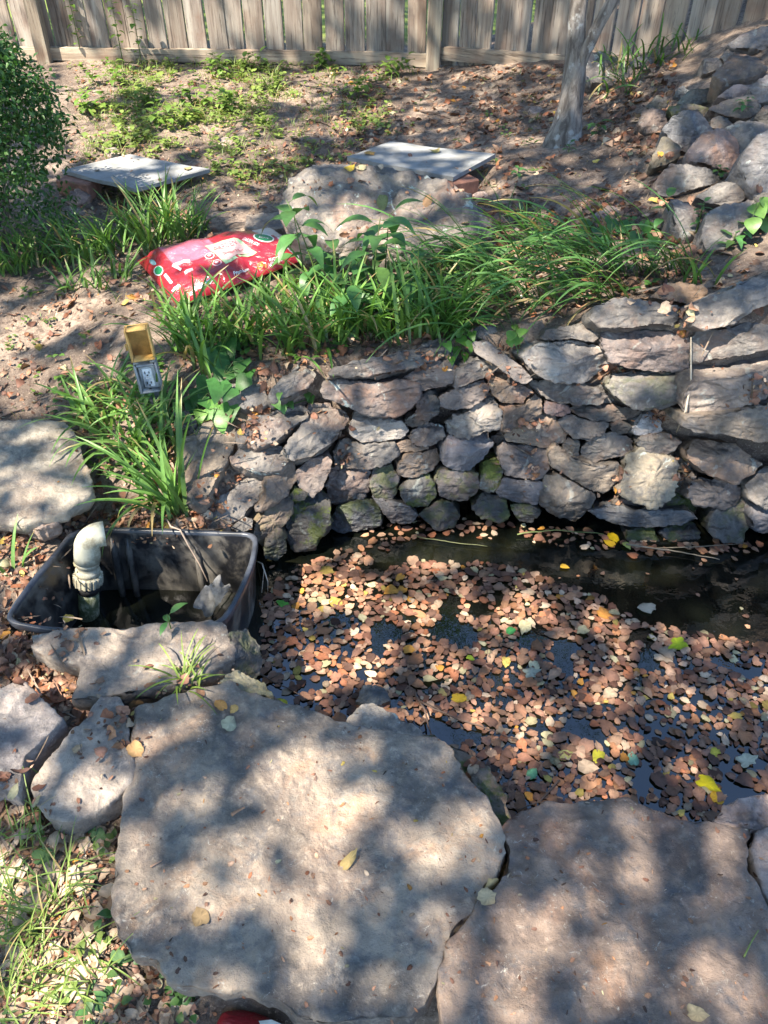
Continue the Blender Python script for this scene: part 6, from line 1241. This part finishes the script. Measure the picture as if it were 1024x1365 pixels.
# tall trees behind the viewer, whose crowns dapple the whole yard: leaves thin out where sun comes through
E1 = nrm(np.cross(SUN, [0, 0, 1.])); E2 = np.cross(SUN, E1)
def sp(P): return np.array([P @ E1, P @ E2])
LIT = [(400, 1035, 75, 45, .9), (425, 1090, 60, 40, .9), (350, 1060, 40, 30, .8), (340, 1190, 45, 30, .8), (190, 1165, 35, 50, .85), (250, 1180, 35, 30, .5), (215, 1265, 40, 25, .9), (300, 1295, 55, 30, .75), (400, 1290, 45, 35, .55), (620, 1140, 45, 38, .9), (540, 1010, 60, 18, .5), (205, 985, 30, 22, .6), (320, 1000, 60, 25, .45), (470, 1215, 40, 25, .45), (520, 1280, 35, 40, .35), (560, 1130, 30, 30, .4),
       (862, 1105, 42, 24, .85), (735, 1120, 45, 18, .75), (872, 1150, 38, 34, .8), (835, 1280, 48, 60, .9), (960, 1290, 65, 55, .95), (690, 1290, 42, 30, .75), (622, 1270, 26, 28, .6), (912, 1228, 34, 22, .75), (700, 1340, 45, 25, .7), (760, 1195, 25, 18, .5), (1000, 1345, 40, 25, .8),
       (125, 1055, 52, 42, .95), (60, 1170, 90, 60, .95), (85, 1290, 100, 80, .9), (20, 1080, 40, 30, .7), (30, 1020, 42, 30, .9), (35, 958, 40, 16, .7), (140, 960, 18, 30, .5), (150, 1340, 80, 40, .8),
       (150, 868, 55, 22, .8), (205, 885, 60, 22, .7), (285, 858, 25, 16, .8), (50, 915, 60, 24, .85), (270, 905, 40, 15, .8), (25, 790, 35, 45, .8), (60, 730, 40, 30, .75), (100, 745, 14, 40, .7), (118, 735, 18, 35, .95), (120, 815, 12, 15, .9), (285, 755, 25, 28, .8), (205, 745, 14, 22, .5), (300, 770, 20, 20, .6), (330, 760, 8, 40, .6),
       (50, 580, 45, 10, .7), (60, 655, 45, 20, .9), (30, 690, 40, 12, .9), (75, 610, 18, 12, .75), (15, 625, 20, 14, .6), (60, 430, 60, 35, .85), (30, 500, 45, 25, .85), (120, 400, 40, 20, .7), (40, 545, 40, 12, .85),
       (150, 560, 45, 40, .7), (200, 640, 50, 50, .7), (195, 445, 25, 25, .9), (205, 500, 25, 20, .6), (268, 645, 32, 26, .95), (300, 585, 30, 10, .7), (340, 645, 30, 12, .9), (350, 590, 22, 8, .8), (305, 660, 14, 20, .8), (395, 560, 22, 10, .5),
       (505, 512, 20, 12, .95), (690, 520, 24, 20, .9), (705, 545, 14, 16, .9), (695, 585, 24, 12, .55), (800, 640, 28, 18, .9), (765, 655, 24, 18, .85), (862, 635, 26, 28, .85), (968, 490, 45, 13, .9), (965, 415, 34, 14, .9), (880, 428, 40, 8, .7), (1010, 450, 16, 14, .95), (740, 475, 34, 10, .6), (560, 560, 20, 10, .4), (585, 590, 20, 10, .35), (610, 520, 18, 10, .4), (910, 610, 16, 10, .5), (480, 570, 24, 10, .35), (740, 610, 22, 12, .4), (560, 640, 26, 14, .3), (920, 380, 14, 10, .9), (455, 475, 20, 8, .5), (580, 470, 26, 6, .7), (670, 490, 16, 14, .6), (830, 430, 26, 8, .5), (860, 660, 12, 18, .7), (750, 580, 14, 8, .4), (885, 600, 12, 8, .4),
       (725, 778, 55, 14, .95), (705, 792, 30, 14, .95), (640, 795, 45, 18, .75), (800, 822, 30, 14, .95), (570, 800, 50, 16, .6), (450, 805, 60, 20, .7), (400, 845, 40, 25, .7), (530, 850, 60, 22, .75), (640, 870, 60, 24, .75), (740, 870, 50, 22, .85), (820, 890, 50, 20, .6), (900, 880, 50, 18, .6), (980, 900, 40, 25, .55), (560, 920, 60, 24, .75), (700, 935, 70, 26, .8), (840, 950, 55, 22, .6), (930, 960, 40, 24, .5), (760, 985, 60, 22, .75), (650, 1000, 50, 20, .7), (850, 1025, 60, 20, .7), (940, 1048, 24, 14, .95), (440, 900, 40, 20, .6), (400, 925, 40, 14, .7), (540, 948, 24, 10, .9), (860, 712, 60, 10, .6), (690, 708, 60, 8, .6), (540, 708, 40, 10, .6), (900, 800, 30, 20, .3),
       (150, 40, 20, 40, .8), (250, 40, 60, 45, .9), (380, 35, 60, 45, .85), (490, 45, 50, 35, .7), (560, 30, 20, 40, .4), (280, 70, 180, 8, .9), (500, 70, 60, 8, .8), (130, 170, 50, 40, .85), (180, 110, 60, 24, .9), (280, 112, 70, 22, .85), (380, 110, 60, 22, .75), (250, 150, 60, 24, .8), (330, 160, 40, 20, .6), (200, 200, 60, 20, .7), (300, 200, 40, 22, .6), (420, 140, 40, 14, .5), (470, 110, 40, 12, .5), (160, 218, 50, 10, .9), (250, 226, 24, 8, .9), (200, 240, 30, 10, .6), (320, 250, 30, 30, .5), (45, 60, 50, 25, .8), (80, 45, 20, 20, .8), (70, 130, 40, 40, .35), (90, 200, 20, 30, .35),
       (215, 290, 40, 30, .7), (250, 300, 26, 18, .9), (60, 340, 50, 24, .5), (140, 330, 40, 20, .6), (300, 330, 70, 22, .9), (230, 365, 40, 24, .85), (350, 350, 40, 18, .7), (300, 385, 60, 18, .75), (430, 395, 60, 30, .75), (360, 430, 60, 26, .7), (270, 440, 50, 26, .7), (470, 440, 60, 24, .65), (540, 430, 40, 24, .6), (440, 340, 40, 20, .6), (500, 350, 30, 24, .6),
       (400, 250, 18, 14, .8), (430, 290, 34, 14, .7), (500, 300, 40, 14, .7), (590, 318, 24, 10, .9), (540, 325, 40, 10, .7), (560, 270, 26, 8, .5), (470, 265, 24, 8, .4), (570, 200, 40, 4, .9), (600, 209, 28, 5, .95), (545, 192, 20, 3, .8), (490, 200, 20, 4, .6), (410, 235, 30, 10, .5), (620, 290, 20, 10, .5),
       (690, 345, 30, 18, .5), (770, 345, 50, 16, .6), (860, 350, 40, 14, .55), (720, 385, 40, 12, .45), (700, 290, 30, 14, .4), (970, 310, 40, 14, .95), (915, 308, 22, 12, .9), (1000, 330, 24, 18, .95), (940, 240, 26, 8, .85), (965, 210, 22, 14, .5), (1005, 215, 20, 24, .45), (880, 280, 24, 10, .4), (765, 60, 10, 40, .45), (805, 20, 10, 20, .5), (640, 60, 40, 30, .25), (720, 230, 30, 8, .35), (660, 130, 40, 10, .25), (560, 110, 40, 12, .35), (830, 245, 20, 8, .25), (960, 110, 30, 14, .3)]
LIT += [(50, 90, 60, 50, .75), (420, 560, 20, 12, .5), (520, 595, 22, 10, .5), (640, 550, 20, 12, .5), (830, 520, 26, 10, .5), (930, 545, 40, 8, .6), (640, 100, 60, 14, .5), (560, 150, 50, 12, .5), (700, 180, 40, 12, .45), (120, 500, 40, 20, .6), (400, 262, 24, 22, .9), (455, 315, 36, 12, .9), (520, 305, 50, 14, .8), (600, 310, 30, 14, .9), (450, 245, 30, 8, .6), (550, 245, 40, 8, .5), (580, 285, 30, 8, .5), (140, 100, 50, 14, .9), (420, 170, 40, 16, .7), (360, 200, 40, 20, .6), (250, 180, 40, 14, .9), (480, 160, 40, 12, .5), (110, 190, 20, 20, .7), (320, 130, 40, 14, .8), (440, 100, 50, 10, .8), (330, 285, 26, 22, .7), (100, 480, 30, 20, .6), (20, 440, 30, 30, .7), (150, 470, 30, 14, .5)]
LIT = [(x, y, rx * (.86 if y > 930 and x > 150 else 1), ry * (.86 if y > 930 and x > 150 else 1), s_ * (.92 if y > 930 and x > 150 else 1)) for x, y, rx, ry, s_ in LIT]
SOLID.append(BAGTOP); build_bvh()
EL = []
bpy.context.view_layer.update()
for (x, y, rx, ry, s_) in LIT:
    P, nn = hit(x, y) if y > 86 or x > 900 else (on_y(x, y, 6.4 if x < 580 else 5.6), None)
    if P is None: continue
    d = -ray(x, y); 
    nn = np.array([0, -1., .0]) if nn is None else (nrm(nn + np.array([0, 0, .4])))
    pa = on_plane(x + rx, y, P, nn); pb_ = on_plane(x, y + ry, P, nn); A = np.stack([sp(pa) - sp(P), sp(pb_) - sp(P)], 1)
    if abs(np.linalg.det(A)) < 1e-6: continue
    EL.append((sp(P), np.linalg.inv(A), s_))
C0 = np.array([e[0] for e in EL]); INV = np.array([e[1] for e in EL]); SS = np.array([e[2] for e in EL])
corn = np.array([sp(np.array(p)) for p in [(-4.5, -.5, 0), (4, -.5, 0), (4, 7.5, .6), (-4.5, 7.5, .6), (-4, 7, 2.3), (3.5, 7, 2.3)]]); lo, hi = corn.min(0), corn.max(0)
rg = np.random.default_rng(99); N = 88000; A2 = rg.uniform(lo, hi, (N, 2)); keepp = np.ones(N)
for i in range(len(C0)):
    q = (A2 - C0[i]) @ INV[i].T; r = np.linalg.norm(q, axis=1); keepp *= 1 - min(1, SS[i] * 1.15) * sstep(1.10, .85, r)
gap = fbm(np.column_stack([A2 * 2.6, np.zeros(N)]), 12, 3); keepp *= np.where(gap > .5, .4, 1)
A2 = A2[rg.random(N) < keepp]
crowns = [MB(), MB()]
tz = rg.uniform(5.0, 7.2, len(A2)); Q = A2[:, :1] * E1 + A2[:, 1:] * E2 + SUN * tz[:, None]
for q in Q:
    which = 0 if q[0] + .4 * q[1] < -3.6 else 1; L = rg.uniform(.075, .125); n = nrm(SUN * .9 + rg.normal(0, .55, 3)); d, s_, nn = frame(np.cross(n, rg.normal(0, 1, 3)), n)
    v = np.array([q - d * L * .5, q - s_ * L * .30 - d * L * .12, q - s_ * L * .24 + d * L * .22, q + d * L * .5, q + s_ * L * .24 + d * L * .22, q + s_ * L * .30 - d * L * .12])
    crowns[which].add(v, [(0, 1, 2, 3), (0, 3, 4, 5)], (.055, .12, .028))
for k, (x, y) in enumerate([(-6.2, -1.6), (-2.8, -4.2)]):
    b0 = np.array([x, y, 0.]); cv = np.array(crowns[k].v); cm = cv.mean(0)
    br = []
    for j in range(9):
        e = cv[rg.integers(len(cv))]; s0 = b0 + [0, 0, 2.6 + .2 * j]; br.append(([s0, s0 * .55 + e * .45 + [0, 0, -.3], e], [.03, .018, .006]))
    grow_tree("shade_tree", ["tall leafy tree left of the yard that dapples its left half", "tall leafy tree behind the viewer that dapples pond and flagstones"][k], b0, [b0 - [0, 0, .2], b0 + [0, 0, 1.6], b0 + [.1, .1, 3.2], b0 + [.2, .2, 4.8]], [.22, .17, .13, .06], br, crowns[k], "tall shade trees around the yard")
